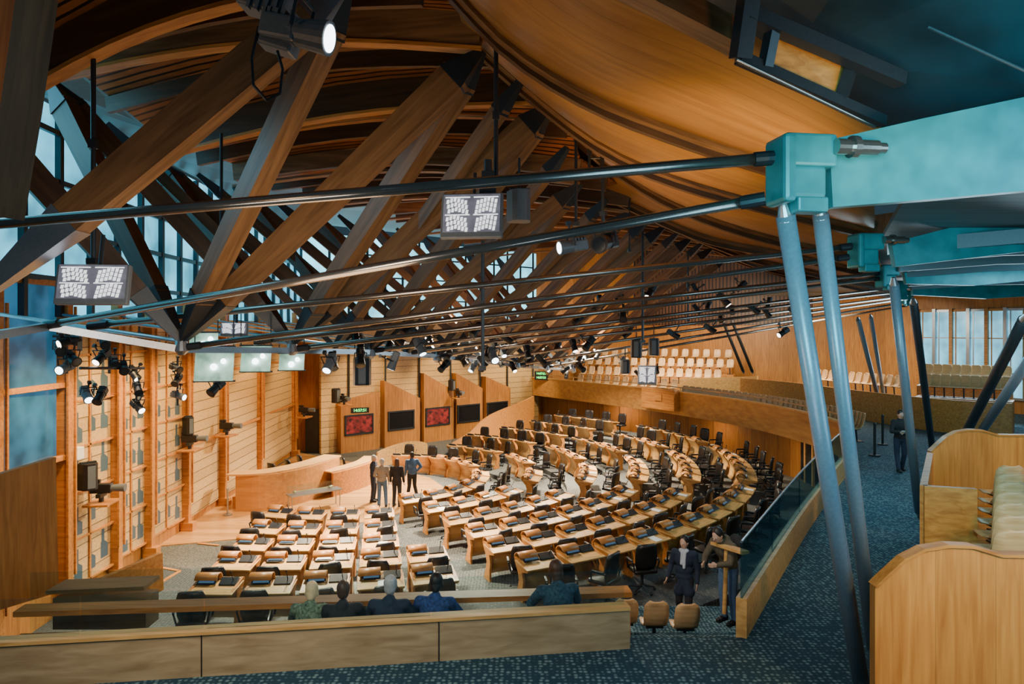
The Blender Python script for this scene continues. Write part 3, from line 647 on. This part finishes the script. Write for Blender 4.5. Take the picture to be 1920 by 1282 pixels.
def pole(p,q,r,mat=POLE,label='leaning grey steel column on the walkway'):
    p=V(p);q=V(q);root=link('leaning_column',None,mw=axis_mw(p,q),label=label,cat='column',group='leaning steel columns')
    L=(q-p).length;mb=MB();mb.cyl((0.15,0,0),(L-.15,0,0),r,r,20);link('shaft',mb.mesh('shaft',mat,True),parent=root)
    mb=MB();mb.cyl((0,0,0),(.2,0,0),r*.4,r*1.02);link('end_fitting',mb.mesh('fitting',STEEL),parent=root)
    mb=MB();mb.cyl((L-.2,0,0),(L,0,0),r*1.02,r*.4);link('end_fitting',mb.mesh('fitting',STEEL),parent=root)
def pf(x,d,z=GZ): return V(((x-960)/F*d,d,z))
pole(at(1468,375,6.35),pf(1617,7.7),.088)
pole(at(1535,375,7.0),pf(1640,8.5),.080)
pole(at(1675,520,12.8),pf(1724,14.8),.088)
pole(at(1712,560,14.5),pf(1752,20.5),.085,STEELD,'dark leaning steel column on the walkway')
pole(at(1608,595,26),pf(1655,32),.09)
pole(at(1632,590,27),pf(1662,33),.08)
pole(at(1925,590,12),at(1808,818,16),.10,STEELD,'dark steel column leaning over the seating')
pole(at(1965,620,11.5),at(1838,812,15.5),.09)
for x0,y0,x1,y1 in ((1355,600,1395,700),(1372,600,1412,700),(1490,600,1500,640)):
    pole(at(x0,y0,38),at(x1,y1,40),.09,STEELD,'dark leaning column in the rear gallery')
def hanger(x,y0,y1,d,r=.03,rungs=0):
    p=at(x,y0,d);q=at(x,y1,d);mb=MB();mb.cyl(p,q,r)
    mb.box(p.lerp(q,.5),(r*3,r*3,.12));mb.box(q,(r*4,r*4,.08))
    if rungs:
        o=V((.25,0,0));mb.cyl(p+o,q+o,r)
        for i in range(rungs): mb.cyl(p.lerp(q,(i+.5)/rungs),p.lerp(q,(i+.5)/rungs)+o,r*.7)
    single('hanging_pole',mb,STEELD,'slim dark hanging service pole below the roof','pole','hanging service poles')
hanger(175,50,490,9.2,.032);hanger(415,250,480,13,.03);hanger(930,90,345,10.2,.035);hanger(915,300,360,10,.06);hanger(905,450,690,12,.03)
hanger(1080,225,420,13,.03);hanger(1105,240,330,14,.03,4);hanger(1130,250,420,14,.03);hanger(1205,420,640,20,.035);hanger(1290,470,600,24,.03);hanger(1180,280,470,18,.02)
# ---------------------------------------------------------------- monitors, speakers, lamps
def picture():
    mb=MB()
    for (cx,cz,fl) in ((-.23,.14,1),(.23,.14,-1),(-.23,-.17,1),(.23,-.17,-1)):
        for i in range(6):
            for j in range(3):
                x=cx+fl*(-.16+i*.058)+j*.012*fl;z=cz+.10-j*.085-abs(i-2)*.018
                mb.prism([(x-.024,z-.038),(x+.018,z-.038),(x+.026,z+.033),(x-.016,z+.033)],'y',-.004,0)
        mb.prism([(cx-.2,cz+.125),(cx+.2,cz+.125),(cx+.2,cz+.145),(cx-.2,cz+.145)],'y',-.004,0)
    return mb.mesh('picture',SCRT)
PIC=picture()
def monitor(x,y,d,w,h,rz,rx=-.15,label='hanging flat monitor showing a bright picture of the chamber desks'):
    root=link('hanging_monitor',None,mw=TR(at(x,y,d),rz,1,rx),label=label,cat='monitor',group='hanging monitors')
    mb=MB();mb.box((0,.05,0),(w,.09,h),None,.015);link('monitor_frame',mb.mesh('frame',GREY),parent=root)
    mb=MB();mb.box((0,-.003,.03),(w*.92,.012,h*.84));s=link('screen',mb.mesh('screen',SCRB),parent=root)
    link('screen_picture',PIC,parent=s,mw=Matrix.Translation((0,-.012,.03))@Matrix.Diagonal((w*.92/.92,1,h*.84/.66,1)))
    mb=MB();mb.box((0,.14,.05),(.2,.12,.2));mb.cyl((0,.16,.1),(0,.16,.7),.025);link('bracket',mb.mesh('bracket',STEELD),parent=root)
monitor(884,403,9.6,.88,.66,-.12,-.2);monitor(172,532,8.6,.88,.52,.1,-.2);monitor(438,618,13,.5,.25,.1);monitor(1213,703,28,.75,.8,-.3)
def lpanel(x,y,d,w,h,rz):
    root=link('reflector_panel',None,mw=TR(at(x,y,d),rz),label='glowing pale green glass reflector hung from the truss',cat='light panel',group='reflector panels')
    mb=MB();mb.box((0,0,0),(w,.02,h),Matrix.Rotation(-.25,3,'X'));link('glass_sheet',mb.mesh('glass_sheet',PANELG),parent=root)
    mb=MB();mb.box((0,.0,-h/2),(w+.06,.04,.03));mb.box((0,.02,h/2),(w+.06,.03,.03));mb.cyl((-w/2,0,h/2),(-w/2,0,h/2+.6),.01);mb.cyl((w/2,0,h/2),(w/2,0,h/2+.6),.01);link('suspension',mb.mesh('suspension',STEELD),parent=root)
    mb=MB();mb.ball((0,-.06,-.05),.06,8);mb.ball((w*.25,-.06,.05),.05,8);link('bulb',mb.mesh('bulb',LENSC),parent=root)
lpanel(402,682,12.2,.65,.62,.2);lpanel(480,672,13,.55,.5,.1);lpanel(547,678,14,.5,.35,.1);lpanel(382,640,13,.5,.35,.3)
def speaker(x,y,d,w,h,rz,mat=BLACK,hang=.5,label='hanging black loudspeaker with curved grille'):
    p=at(x,y,d)
    if hang<.2: p.x=max(p.x,WLX(d)+.42)
    root=link('loudspeaker',None,mw=TR(p,rz),label=label,cat='loudspeaker',group='loudspeakers')
    mb=MB();mb.prism([(-w/2,.12),(-w*.38,-.1),(-w*.2,-.16),(w*.2,-.16),(w*.38,-.1),(w/2,.12),(w*.35,.2),(-w*.35,.2)],'z',-h/2,h/2);link('cabinet',mb.mesh('cabinet',mat),parent=root)
    mb=MB();mb.box((0,-.165,0),(w*.4,.01,h*.85));link('grille',mb.mesh('grille',GREY),parent=root)
    mb=MB();mb.cyl((0,.05,h/2),(0,.05,h/2+hang),.02);mb.box((0,.05,h/2+.02),(w*.8,.1,.04));link('bracket',mb.mesh('bracket',STEELD),parent=root)
speaker(975,386,10.2,.36,.46,.2,GREY);speaker(679,697,16,.42,.62,.2);speaker(1193,654,24,.4,.62,-.2);speaker(1226,651,25,.4,.6,-.2);speaker(1172,688,26,.38,.5,-.2)
def lampproto(on,name,label,mat):
    mb=MB();mb.cyl((0,.22,0),(0,.02,0),.07,.09,16);mb.cyl((0,.02,0),(0,-.2,0),.085,.11,18);mb.box((0,.12,0),(.17,.24,.15),None,.02)
    for i in range(4): mb.box((0,.05+.05*i,.09),(.13,.02,.04))
    body=mb.mesh('lamp_housing',mat)
    mb=MB();mb.cyl((0,-.2,0),(0,-.205,0),.085,.085,18);lens=mb.mesh('lens',on)
    mb=MB();mb.tube([(-.13,0,0),(-.13,0,.2),(.13,0,.2),(.13,0,0)],.012,6);mb.cyl((0,0,.2),(0,0,.34),.018);mb.box((0,0,.34),(.07,.07,.06));yoke=mb.mesh('yoke',STEELD)
    return dict(name=name,cat='spotlight',label=label,group='theatre spotlights',parts=[('lamp_housing',body),('lens',lens,0),('yoke',yoke)])
LON=lampproto(LENS,'theatre_spotlight','black theatre spotlight switched on, clamped to the truss',BLACK)
LC=lampproto(LENSC,'theatre_spotlight','grey theatre spotlight with a cool bright lens',GREY)
LOFF=lampproto(LENSOFF,'theatre_spotlight','black theatre spotlight switched off, clamped to the truss',BLACK)
inst(LC,TR(at(562,62,5.0),math.radians(84),1.15,.22),label='large grey theatre spotlight with bright lens hung under a roof strut')
mb=MB();mb.box(at(500,5,5.1),(.34,.25,.2),Matrix.Rotation(.3,3,'Y'),.02);mb.box(at(520,-30,5.1),(.1,.1,.4));mb.box(at(525,75,5.1),(.26,.2,.18),Matrix.Rotation(.3,3,'Y'),.02)
for i in range(5): mb.box(at(470+i*16,-2+i*4,4.98),(.02,.05,.14),Matrix.Rotation(.3,3,'Y'))
single('lamp_ballast',mb,GREY,'grey finned ballast box above the large spotlight','lamp ballast')
mb=MB();mb.tube([at(*p) for p in ((485,50,5),(472,110,5),(475,160,5),(500,188,5),(525,175,5),(530,130,5),(520,95,5))],.011);single('power_cable',mb,BLACK,'looped black power cable below the large spotlight','cable')
inst(LC,TR(at(1072,462,11),math.radians(-72),1.1,.15),label='grey spotlight with bright cool lens')
inst(LOFF,TR(at(1135,455,12),math.radians(-30),1.5,.2))
wl=[(128,640,12.5),(112,655,12.5),(135,672,12.5),(122,690,12.5),(195,640,13.5),(190,670,13.5),(215,680,14),(232,690,14),(162,740,13),(188,742,13),(250,700,15),(258,728,15),(332,712,17),(335,742,17),(405,727,13),(258,762,15),(330,690,17)]
for i,(x,y,d) in enumerate(wl):
    inst((LON,LOFF,LOFF,LC,LOFF)[i%5],TR(at(x,y,d),math.radians(random.uniform(-40,80)),.85,random.uniform(.2,.9)))
for segs in ((at(100,630,12.5),at(150,632,12.5),at(125,600,12.5),at(125,700,12.5)),(at(150,690,13),at(270,690,14.5),at(205,610,14),at(205,700,14))):
    mb=MB();mb.cyl(segs[0],segs[1],.03);mb.cyl(segs[2],segs[3],.025);single('lamp_rig',mb,STEELD,'dark pipe lighting rig near the windows','lighting rig','pipe lighting rigs')
for x,d,a,b in ((333,17,670,760),(256,15,690,770)):
    mb=MB();mb.cyl(at(x,a,d),at(x,b,d),.025);single('lamp_pipe',mb,STEELD,'vertical dark pipe carrying spotlights','lighting rig','vertical lamp pipes')
random.seed(9)
for i in range(64):
    t=random.random();k=2+t*6;a=int(k);p=N[a].lerp(N[min(a+1,8)],k-a)
    q=p+V((random.uniform(-.6,4.5)*random.random(),random.uniform(-1,2),random.uniform(-.35,.5)))
    inst(random.choice((LON,LOFF,LOFF,LOFF,LOFF,LC)),TR(q,random.uniform(-1.6,1.6),.9,random.uniform(.5,1.2)))
for i in range(26):
    x=random.uniform(1080,1560);d=random.uniform(18,30);y=585+random.uniform(-50,45)
    inst(random.choice((LON,LOFF,LOFF,LOFF)),TR(at(x,y,d),random.uniform(-1.6,1.6),.95,random.uniform(.5,1.2)))
mb=MB();mb.box((0,.0,0),(.16,.42,.2),None,.02);mb.box((0,.12,.15),(.08,.2,.08),None,.01);b1=mb.mesh('camera_body',BLACK)
mb=MB();mb.cyl((0,-.2,0),(0,-.48,0),.07,.085);b2=mb.mesh('camera_lens',GREY)
mb=MB();mb.cyl((0,0,-.1),(0,0,-.28),.05);mb.box((0,0,-.14),(.3,.1,.08));b3=mb.mesh('pan_head',STEELD)
mb=MB();mb.box((0,0,-.31),(.6,.5,.05),None,.01);b4=mb.mesh('oak_shelf',OAK)
TV=dict(name='television_camera',cat='camera',label='black television camera on a pan head and oak wall shelf',group='wall television cameras',parts=[('camera_body',b1),('camera_lens',b2),('pan_head',b3),('oak_shelf',b4)])
for x,y,d,rz in ((190,915,16.6,1.7),(350,822,21.8,1.6),(425,798,24.8,1.5),(570,768,33,1.4),(645,746,34.5,.7),(860,735,40,.6)):
    p=at(x,y,d);p.x=max(p.x,WLX(d)+.45);inst(TV,TR(p,rz,1.15))
for x,y,d,w,h in ((137,893,16.2,.42,.62),(631,742,34.6,.45,.7),(338,798,21.8,.3,.55),(848,722,40.3,.4,.6)):
    speaker(x,y,d,w,h,.9,hang=.05,label='black wall loudspeaker beside a television camera')
mb=MB();mb.box(at(140,850,16.2),(.28,.3,.3),None,.02);single('electrical_box',mb,WHITE,'small white electrical box above the loudspeaker','electrical box')
def text(s,mw,size,mat,name,parent=None):
    c=bpy.data.curves.new(name,'FONT');c.body=s;c.size=size;c.align_x='CENTER';c.align_y='CENTER';c.extrude=.005
    o=bpy.data.objects.new('tmp',c);col.objects.link(o);dg=bpy.context.evaluated_depsgraph_get();me=bpy.data.meshes.new_from_object(o.evaluated_get(dg));bpy.data.objects.remove(o)
    me.materials.clear();me.materials.append(mat);return link(name,me,parent=parent,mw=mw)
def clock(p,rz,lines=1,s=.3):
    root=link('digital_clock',None,mw=TR(p,rz),label='black digital clock with green figures reading 14:57:51',cat='clock',group='digital clocks')
    mb=MB();mb.box((0,0,0),(s*4.6,.06,s*1.4*lines),None,.01);link('clock_case',mb.mesh('clock_case',BLACK),parent=root)
    for i in range(lines): text('14:57:51',TR((0,-.035,(i-(lines-1)/2)*s*1.3),0,1,math.pi/2),s,GREEN,'clock_digits',root)
clock(at(675,769,34.7),math.radians(20),1,.2)
clock(at(1015,704,44.2),math.radians(-20),2,.2)
# ---------------------------------------------------------------- people
def remesh(mb,vox,name,mat):
    me=mb.mesh('tmp',mat);o=bpy.data.objects.new('tmp',me);col.objects.link(o)
    m=o.modifiers.new('r','REMESH');m.mode='VOXEL';m.voxel_size=vox;m.use_smooth_shade=True
    m2=o.modifiers.new('s','SMOOTH');m2.factor=.5;m2.iterations=3
    dg=bpy.context.evaluated_depsgraph_get();me2=bpy.data.meshes.new_from_object(o.evaluated_get(dg));bpy.data.objects.remove(o);me2.name=name
    me2.materials.clear();me2.materials.append(mat)
    for p in me2.polygons:p.use_smooth=True
    return me2
SKIN=simple('skin',(.62,.36,.25),.5);LIPS=simple('lips',(.42,.15,.13),.5)
STAND=dict(pel=(0,0,.95),wst=(0,0,1.1),ch=(0,0,1.3),nk=(0,0,1.48),hd=(0,.02,1.63),sh=(.185,0,1.41),el=(.24,-.03,1.13),wr=(.25,.06,.89),hip=(.09,0,.92),kn=(.10,.02,.5),an=(.105,-.03,.09))
SIT=dict(pel=(0,0,.56),wst=(0,.04,.7),ch=(0,.10,.90),nk=(0,.17,1.08),hd=(0,.21,1.22),sh=(.20,.12,1.0),el=(.30,.28,.80),wr=(.16,.5,.84),hip=(.1,.02,.54),kn=(.14,.45,.52),an=(.14,.46,.09))
def person(loc,rz,label,top,legs,hair,base=STAND,ov={},s=1,vox=.012,long=0,skin=SKIN,hairlen=0,head=(0,0),extra=None):
    J={}
    for k,v in base.items():
        if k in('sh','el','wr','hip','kn','an'):
            J[k+'R']=V(v);J[k+'L']=V((-v[0],v[1],v[2]))
        else: J[k]=V(v)
    for k,v in ov.items(): J[k]=V(v)
    mb=MB()
    mb.ball(J['pel'],(.15,.105,.12));mb.ball(J['wst'],(.135,.095,.13));mb.ball(J['ch'],(.165,.11,.17));mb.cap(J['ch']+V((0,0,.1)),J['nk'],.07,.052);mb.cap(J['nk'],J['hd']-V((0,0,.04)),.05,.05)
    HR=Matrix.Rotation(head[0],3,'Z')@Matrix.Rotation(head[1],3,'X');hd=J['hd']
    mb.ball(hd,(.077,.096,.118),14,HR);mb.ball(hd+HR@V((0,.03,-.07)),(.05,.06,.05),10,HR)
    mb.cap(hd+HR@V((0,.09,.012)),hd+HR@V((0,.112,-.022)),.008,.014,8)
    for sx in (-1,1): mb.ball(hd+HR@V((sx*.077,-.005,-.01)),(.012,.022,.032),8,HR)
    for sd,sx in (('L',-1),('R',1)):
        sh,el,wr=J['sh'+sd],J['el'+sd],J['wr'+sd]
        mb.cap(J['ch']+V((0,0,.08)),sh,.07,.052);mb.cap(sh,el,.047,.038);mb.cap(el,wr,.038,.026)
        d=(wr-el).normalized();up=V((0,1,0)) if abs(d.y)<.7 else V((0,0,1));side=d.cross(V((sx,0,0)));side=side.normalized() if side.length>.1 else up
        nrm=d.cross(side).normalized()
        pe=wr+d*.085
        for t in (-.025,0,.025): mb.cap(wr+side*t*.5,pe+side*t,.017,.015,6)
        for j,(t,ln) in enumerate(((-.034,.06),(-.012,.075),(.011,.08),(.033,.07))):
            a=pe+side*t;b=a+d*ln*.5+nrm*.008*-sx;c=b+d*ln*.35+nrm*.022*-sx;mb.cap(a,b,.0095,.009,6);mb.cap(b,c,.009,.008,6)
        a=wr+d*.03+side*.02;mb.cap(a,a+side*.035+d*.03,.012,.010,6);mb.cap(a+side*.035+d*.03,a+side*.04+d*.06,.010,.009,6)
        mb.cap(J['hip'+sd],J['kn'+sd],.078,.055);mb.cap(J['kn'+sd],J['an'+sd],.053,.036)
        an=J['an'+sd];mb.cap(an-V((0,.03,.045)),an+V((0,.14,-.05)),.036,.03,8)
    body=link('person',remesh(mb,vox*.8,'person',skin),mw=TR(loc,rz,s),label=label,cat='person')
    mb=MB();i=.022
    mb.ball(J['pel']+V((0,0,.03)),(.17+i*.3,.125+i*.4,.13));mb.ball(J['wst'],(.15+i,.11+i,.15));mb.ball(J['ch'],(.175+i,.12+i,.185));mb.cap(J['ch']+V((0,-.01,.13)),J['nk']-V((0,.01,.02)),.10,.066)
    for sd in 'LR':
        sh,el,wr=J['sh'+sd],J['el'+sd],J['wr'+sd]
        mb.cap(J['ch']+V((0,0,.07)),sh,.10,.075);mb.cap(sh,el,.072,.058);mb.cap(el,el.lerp(wr,.95),.057,.044)
        if long: mb.cap(J['pel']+V((0,0,0)),J['hip'+sd].lerp(J['kn'+sd],long),.13,.115)
    link('jacket',remesh(mb,vox,'jacket',top),parent=body)
    mb=MB();mb.ball(J['pel']-V((0,0,.02)),(.165,.12,.12))
    for sd in 'LR':
        mb.cap(J['hip'+sd],J['kn'+sd],.097,.072);mb.cap(J['kn'+sd],J['an'+sd]+V((0,0,.0)),.072,.058)
    link('trousers',remesh(mb,vox,'trousers',legs),parent=body)
    for sd in 'LR':
        an=J['an'+sd];mb=MB();mb.cap(an-V((0,.035,.04)),an+V((0,.16,-.048)),.048,.04,10);mb.box(an+V((0,.06,-.08)),(.085,.26,.02),None,.008);link('shoe',mb.mesh('shoe',BLACK,True),parent=body)
    mb=MB();mb.ball(hd+HR@V((0,-.018,.028)),(.088,.098,.108),14,HR)
    mb.ball(hd+HR@V((0,-.05,-.03)),(.078,.06,.08),10,HR)
    if hairlen: mb.cap(hd+HR@V((0,-.05,-.03)),hd+V((0,-.07,-hairlen)),.075,.06);mb.cap(hd+HR@V((-.06,-.02,-.02)),hd+V((-.07,-.02,-hairlen*.8)),.035,.03);mb.cap(hd+HR@V((.06,-.02,-.02)),hd+V((.07,-.02,-hairlen*.8)),.035,.03)
    link('hair',remesh(mb,vox*.9,'hair',hair),parent=body)
    for sx in (-1,1):
        mb=MB();mb.ball(hd+HR@V((sx*.03,.086,.008)),(.014,.008,.008),8,HR);e=link('eye',mb.mesh('eye',WHITE,True),parent=body)
        mb=MB();mb.ball(hd+HR@V((sx*.03,.093,.008)),(.006,.004,.006),6,HR);link('pupil',mb.mesh('pupil',BLACK,True),parent=e)
    mb=MB();mb.ball(hd+HR@V((0,.092,-.055)),(.024,.008,.006),8,HR);link('mouth',mb.mesh('mouth',LIPS,True),parent=body)
    if extra: extra(body,J)
    return body
def cl(n,c,noise=.15): return simple(n,c,.85,0,noise=noise,nscale=25)
NAV=cl('cloth_navy',(.018,.027,.055));JEAN=cl('cloth_jeans',(.07,.13,.24));BLK=cl('cloth_black',(.02,.018,.02));GRY=cl('cloth_greybrown',(.28,.23,.18));BLU=cl('cloth_blue',(.07,.14,.26));OLV=cl('cloth_olive',(.09,.07,.045));TARTAN=cl('cloth_check',(.14,.2,.12),.7);MID=cl('cloth_midnight',(.025,.06,.20),.5)
HB=simple('hair_black',(.015,.011,.009),.5);HBR=simple('hair_brown',(.08,.04,.02),.5);HG=simple('hair_grey',(.45,.45,.45),.6);HBL=simple('hair_blonde',(.80,.60,.33),.5)
fl=.032
def docs(body,J):
    mb=MB();mb.box(J['wrR']+V((-.02,.06,-.12)),(.02,.2,.28));link('papers',mb.mesh('papers',WHITE),parent=body)
person((-5.25,25.9,fl),math.radians(-100),'standing person in dark navy suit holding papers',NAV,NAV,HG,ov=dict(elR=(.25,.02,1.14),wrR=(.2,.2,1.0)),s=1.0,vox=.014,extra=docs)
person((-4.8,25.2,fl),math.radians(5),'standing person in grey-brown jacket and jeans',GRY,JEAN,HG,ov=dict(elL=(-.27,-.05,1.15),wrL=(-.15,.12,1.05),anR=(.16,-.08,.09),knR=(.13,.02,.5)),s=1.0,vox=.014,extra=docs)
person((-4.25,25.2,fl),math.radians(-8),'standing person in black top and trousers with dark hair',BLK,BLK,HBR,s=1.0,vox=.014,hairlen=.22)
person((-3.85,26.3,fl),math.radians(20),'standing person in blue shirt and dark jeans',BLU,BLK,HB,ov=dict(elR=(.32,-.1,1.2),wrR=(.14,.0,1.0),anL=(-.17,.02,.09),anR=(.18,-.05,.09)),s=1.03,vox=.014)
def scarf(body,J):
    mb=MB();mb.cap(J['nk']+V((-.06,.06,-.0)),J['nk']+V((.06,.06,0)),.04,.04);mb.cap(J['nk']+V((.02,.09,-.02)),J['ch']+V((.03,.14,-.05)),.035,.03);mb.cap(J['nk']+V((-.03,.09,-.02)),J['ch']+V((-.02,.14,-.12)),.03,.03)
    link('scarf',remesh(mb,.012,'scarf',cl('cloth_scarf',(.5,.55,.62))),parent=body)
person((3.22,12.75,1.03),math.radians(155),'person in long dark coat and pale scarf stepping down',NAV,BLK,HB,ov=dict(elR=(.26,-.05,1.15),wrR=(.3,.12,.95),knL=(-.1,.1,.52),anL=(-.1,.18,.12),anR=(.1,-.15,.09)),s=.97,vox=.011,long=.55,hairlen=.1,head=(-.3,-.1),extra=scarf,skin=SKIN)
def bagx(body,J):
    mb=MB();mb.ball((0,-.2,1.25),(.15,.1,.22));link('backpack',mb.mesh('backpack',BLK,True),parent=body)
person((3.66,11.55,1.62),math.radians(125),'person in olive jacket and jeans leaning over the stair rail',OLV,JEAN,HB,ov=dict(ch=(0,.10,1.28),nk=(0,.2,1.42),hd=(0,.28,1.53),shR=(.19,.14,1.35),shL=(-.19,.14,1.35),elR=(.25,.28,1.12),wrR=(.14,.45,1.08),elL=(-.25,.28,1.12),wrL=(-.14,.45,1.1)),s=1.0,vox=.011,head=(0,-.45),extra=bagx)
person((11.15,19.6,GZ),math.radians(170),'person in dark jacket walking while looking at a leaflet',BLK,NAV,HB,ov=dict(elR=(.26,.08,1.14),wrR=(.12,.28,1.15),elL=(-.26,.08,1.14),wrL=(-.12,.28,1.15),anR=(.1,.15,.09),anL=(-.1,-.15,.09)),head=(0,-.35),vox=.014,extra=lambda b,J:link('leaflet',MB().box((0,.36,1.17),(.24,.16,.01),Matrix.Rotation(.5,3,'X')).mesh('leaflet',WHITE),parent=b))
SB=[(590,10.05,TARTAN,HBL,'seated person in green checked jacket with blonde hair',0,.98,.06),(652,10.0,BLK,HBR,'seated person in black jacket with brown hair',.15,1.0,0),(735,10.0,NAV,HG,'seated person in dark jacket with grey hair',0,1.05,0),(817,10.1,MID,HB,'seated person in dark blue padded coat leaning on the rail',-.1,1.05,.05),(1047,10.35,cl('cloth_teal',(.03,.08,.12),.5),HBR,'seated person in padded teal coat with brown hair',.2,1.12,.08)]
for x,d,c,h,lab,rz,s,hl in SB:
    person(((x-960)/F*d,d-.35,1.502),rz,lab,c,NAV,h,base=SIT,s=s*1.08,vox=.012,hairlen=hl,ov=dict(wrL=(-.16,.42,.86),wrR=(.16,.42,.86)))
mb=MB();mb.band([(-5,9.15),(1.6,9.95)],1.5,1.93,.4)
single('visitor_bench',mb,OAK,'long oak bench beneath the seated visitors','bench')
mb=MB();mb.sweep([at(1338,1017,11.6),at(1398,1036,10.9)],.14,.05);mb.cyl(at(1362,1030,11.3),at(1358,1150,11.3),.035);single('stair_handrail',mb,OAKP,'short oak topped handrail at the gallery steps','handrail')
for x,d in ((1640,21.9),(1655,24)):
    p=pf(x,d);mb=MB();mb.cyl(p,p+V((0,0,1.0)),.04);mb.cyl(p,p+V((0,0,.04)),.17);mb.ball(p+V((0,0,1.02)),.05);single('barrier_post',mb,BLACK,'black queue barrier post on the walkway','barrier post','queue barrier posts')
p=V((-10.0,24.0,.03));mb=MB();mb.cyl(p,p+V((0,0,.9)),.03);mb.cyl(p,p+V((0,0,.03)),.16);mb.ball(p+V((0,0,.92)),.045);single('barrier_post',mb,STEEL,'steel rope barrier post on the parquet','barrier post')
# ---------------------------------------------------------------- lights
def area(p,tgt,size,power,c,sz2=None,spread=None):
    l=bpy.data.lights.new('light','AREA');l.energy=power;l.color=c;l.shape='RECTANGLE';l.size=size;l.size_y=sz2 or size
    if spread: l.spread=math.radians(spread)
    o=bpy.data.objects.new('area_light',l);col.objects.link(o);o.location=p;o.rotation_euler=(V(tgt)-V(p)).to_track_quat('-Z','Y').to_euler();return o
def spot(p,tgt,power,c,ang=60,r=.3):
    l=bpy.data.lights.new('light','SPOT');l.energy=power;l.color=c;l.spot_size=math.radians(ang);l.spot_blend=.6;l.shadow_soft_size=r
    o=bpy.data.objects.new('spot_light',l);col.objects.link(o);o.location=p;o.rotation_euler=(V(tgt)-V(p)).to_track_quat('-Z','Y').to_euler();return o
warm=(1,.82,.58);cool=(.40,.78,1)
for p,t,w in (((-1,22,7.2),(-4,18,0),1900),((2,28,7.6),(3,26,0),2500),((-4,30,7.2),(-5,27,0),1700),((5,34,7.8),(2,34,0),2200),((-5,17,6.6),(-4,17,0),1150)):
    area(p,t,.7,w,warm,spread=110)
for y in (14.5,16.8,18.8,21,24,28,33): spot((-8.4,y,6.9),(-10.8,y+.3,1.8),1150,(1,.66,.28),80)
for t in (.15,.5,.85):
    p=B0.lerp(B1,t);spot(p+V((1.6,-3.2,6.2)),p+V((0,0,1.6)),1250,(1,.70,.34),80)
area((9,40,7.6),(9,44,3.5),3,1050,warm);area((16,34,7.6),(16,36,3),3,900,warm)
for x,y in ((10.9,29),(9.6,34),(6.2,39.8),(12.2,24.5)): area((x,y,2.15),(x,y,0),.8,70,(1,.68,.36))  # added warm fill to lift the dark area under the gallery
spot((3.2,8.8,6.4),(3.2,10.3,10.2),680,(1,.66,.27),70,.5)
spot((1.5,12.5,7),(3,13.5,10),360,(1,.62,.28),100,.5)
area((-1,22,7.4),(-2,24,11),5,190,(1,.48,.18))
area((-2.5,8.2,5.9),(-2.5,11.0,10.5),2.5,95,(1,.68,.42))
area((-4.5,2.5,7.5),(-4.2,5,8.8),1,32,(1,.62,.35))  # added warm fill that brightens the near upper-left strut
area((3.4,4.6,7.4),(3.4,6.4,9.1),.5,14,(1,.6,.3),spread=90)  # small added warm fill on the infill board, against the teal cast
area((9,3.5,6.5),(5,12,5),5,360,cool)  # added cool fill for the near foreground and walkway
area((2,2.5,7.5),(5.5,7,7.2),2,130,(.22,.85,1),spread=80)
area((1.5,4.5,5),(4,8,4.5),1.5,28,(.7,.88,1))  # added fill that brightens the near columns
area((20,30,6.5),(10,24,3),5,700,(.6,.86,1))
area((16,16,7.9),(13,20,2.5),4,420,cool)
area((7.5,17,7.6),(8.8,15,2.5),3,210,(.42,.82,1))
spot((5.2,3.5,6.6),(5.4,7.2,3.2),720,(1,.62,.25),60,.5)  # added warm fill on the near oak enclosure
spot((12,9,7.9),(9.8,13.2,3.8),700,(1,.62,.27),60,.5)  # added warm fill on the farther oak enclosure
spot((1.5,9.5,6.8),(3.4,12.4,2.4),420,(1,.85,.7),50,.3)  # added warm fill above the figures on the steps
area((-3,5,6.5),(-2,8.5,2.6),2,190,(1,.90,.76))  # added neutral fill to brighten the foreground parapet
area((-9.5,11,10.5),(-4,12,7),3,100,(.25,.75,1))
w=bpy.data.worlds.new('world');sc.world=w;w.use_nodes=True;w.node_tree.nodes['Background'].inputs[0].default_value=(.12,.24,.32,1);w.node_tree.nodes['Background'].inputs[1].default_value=.2
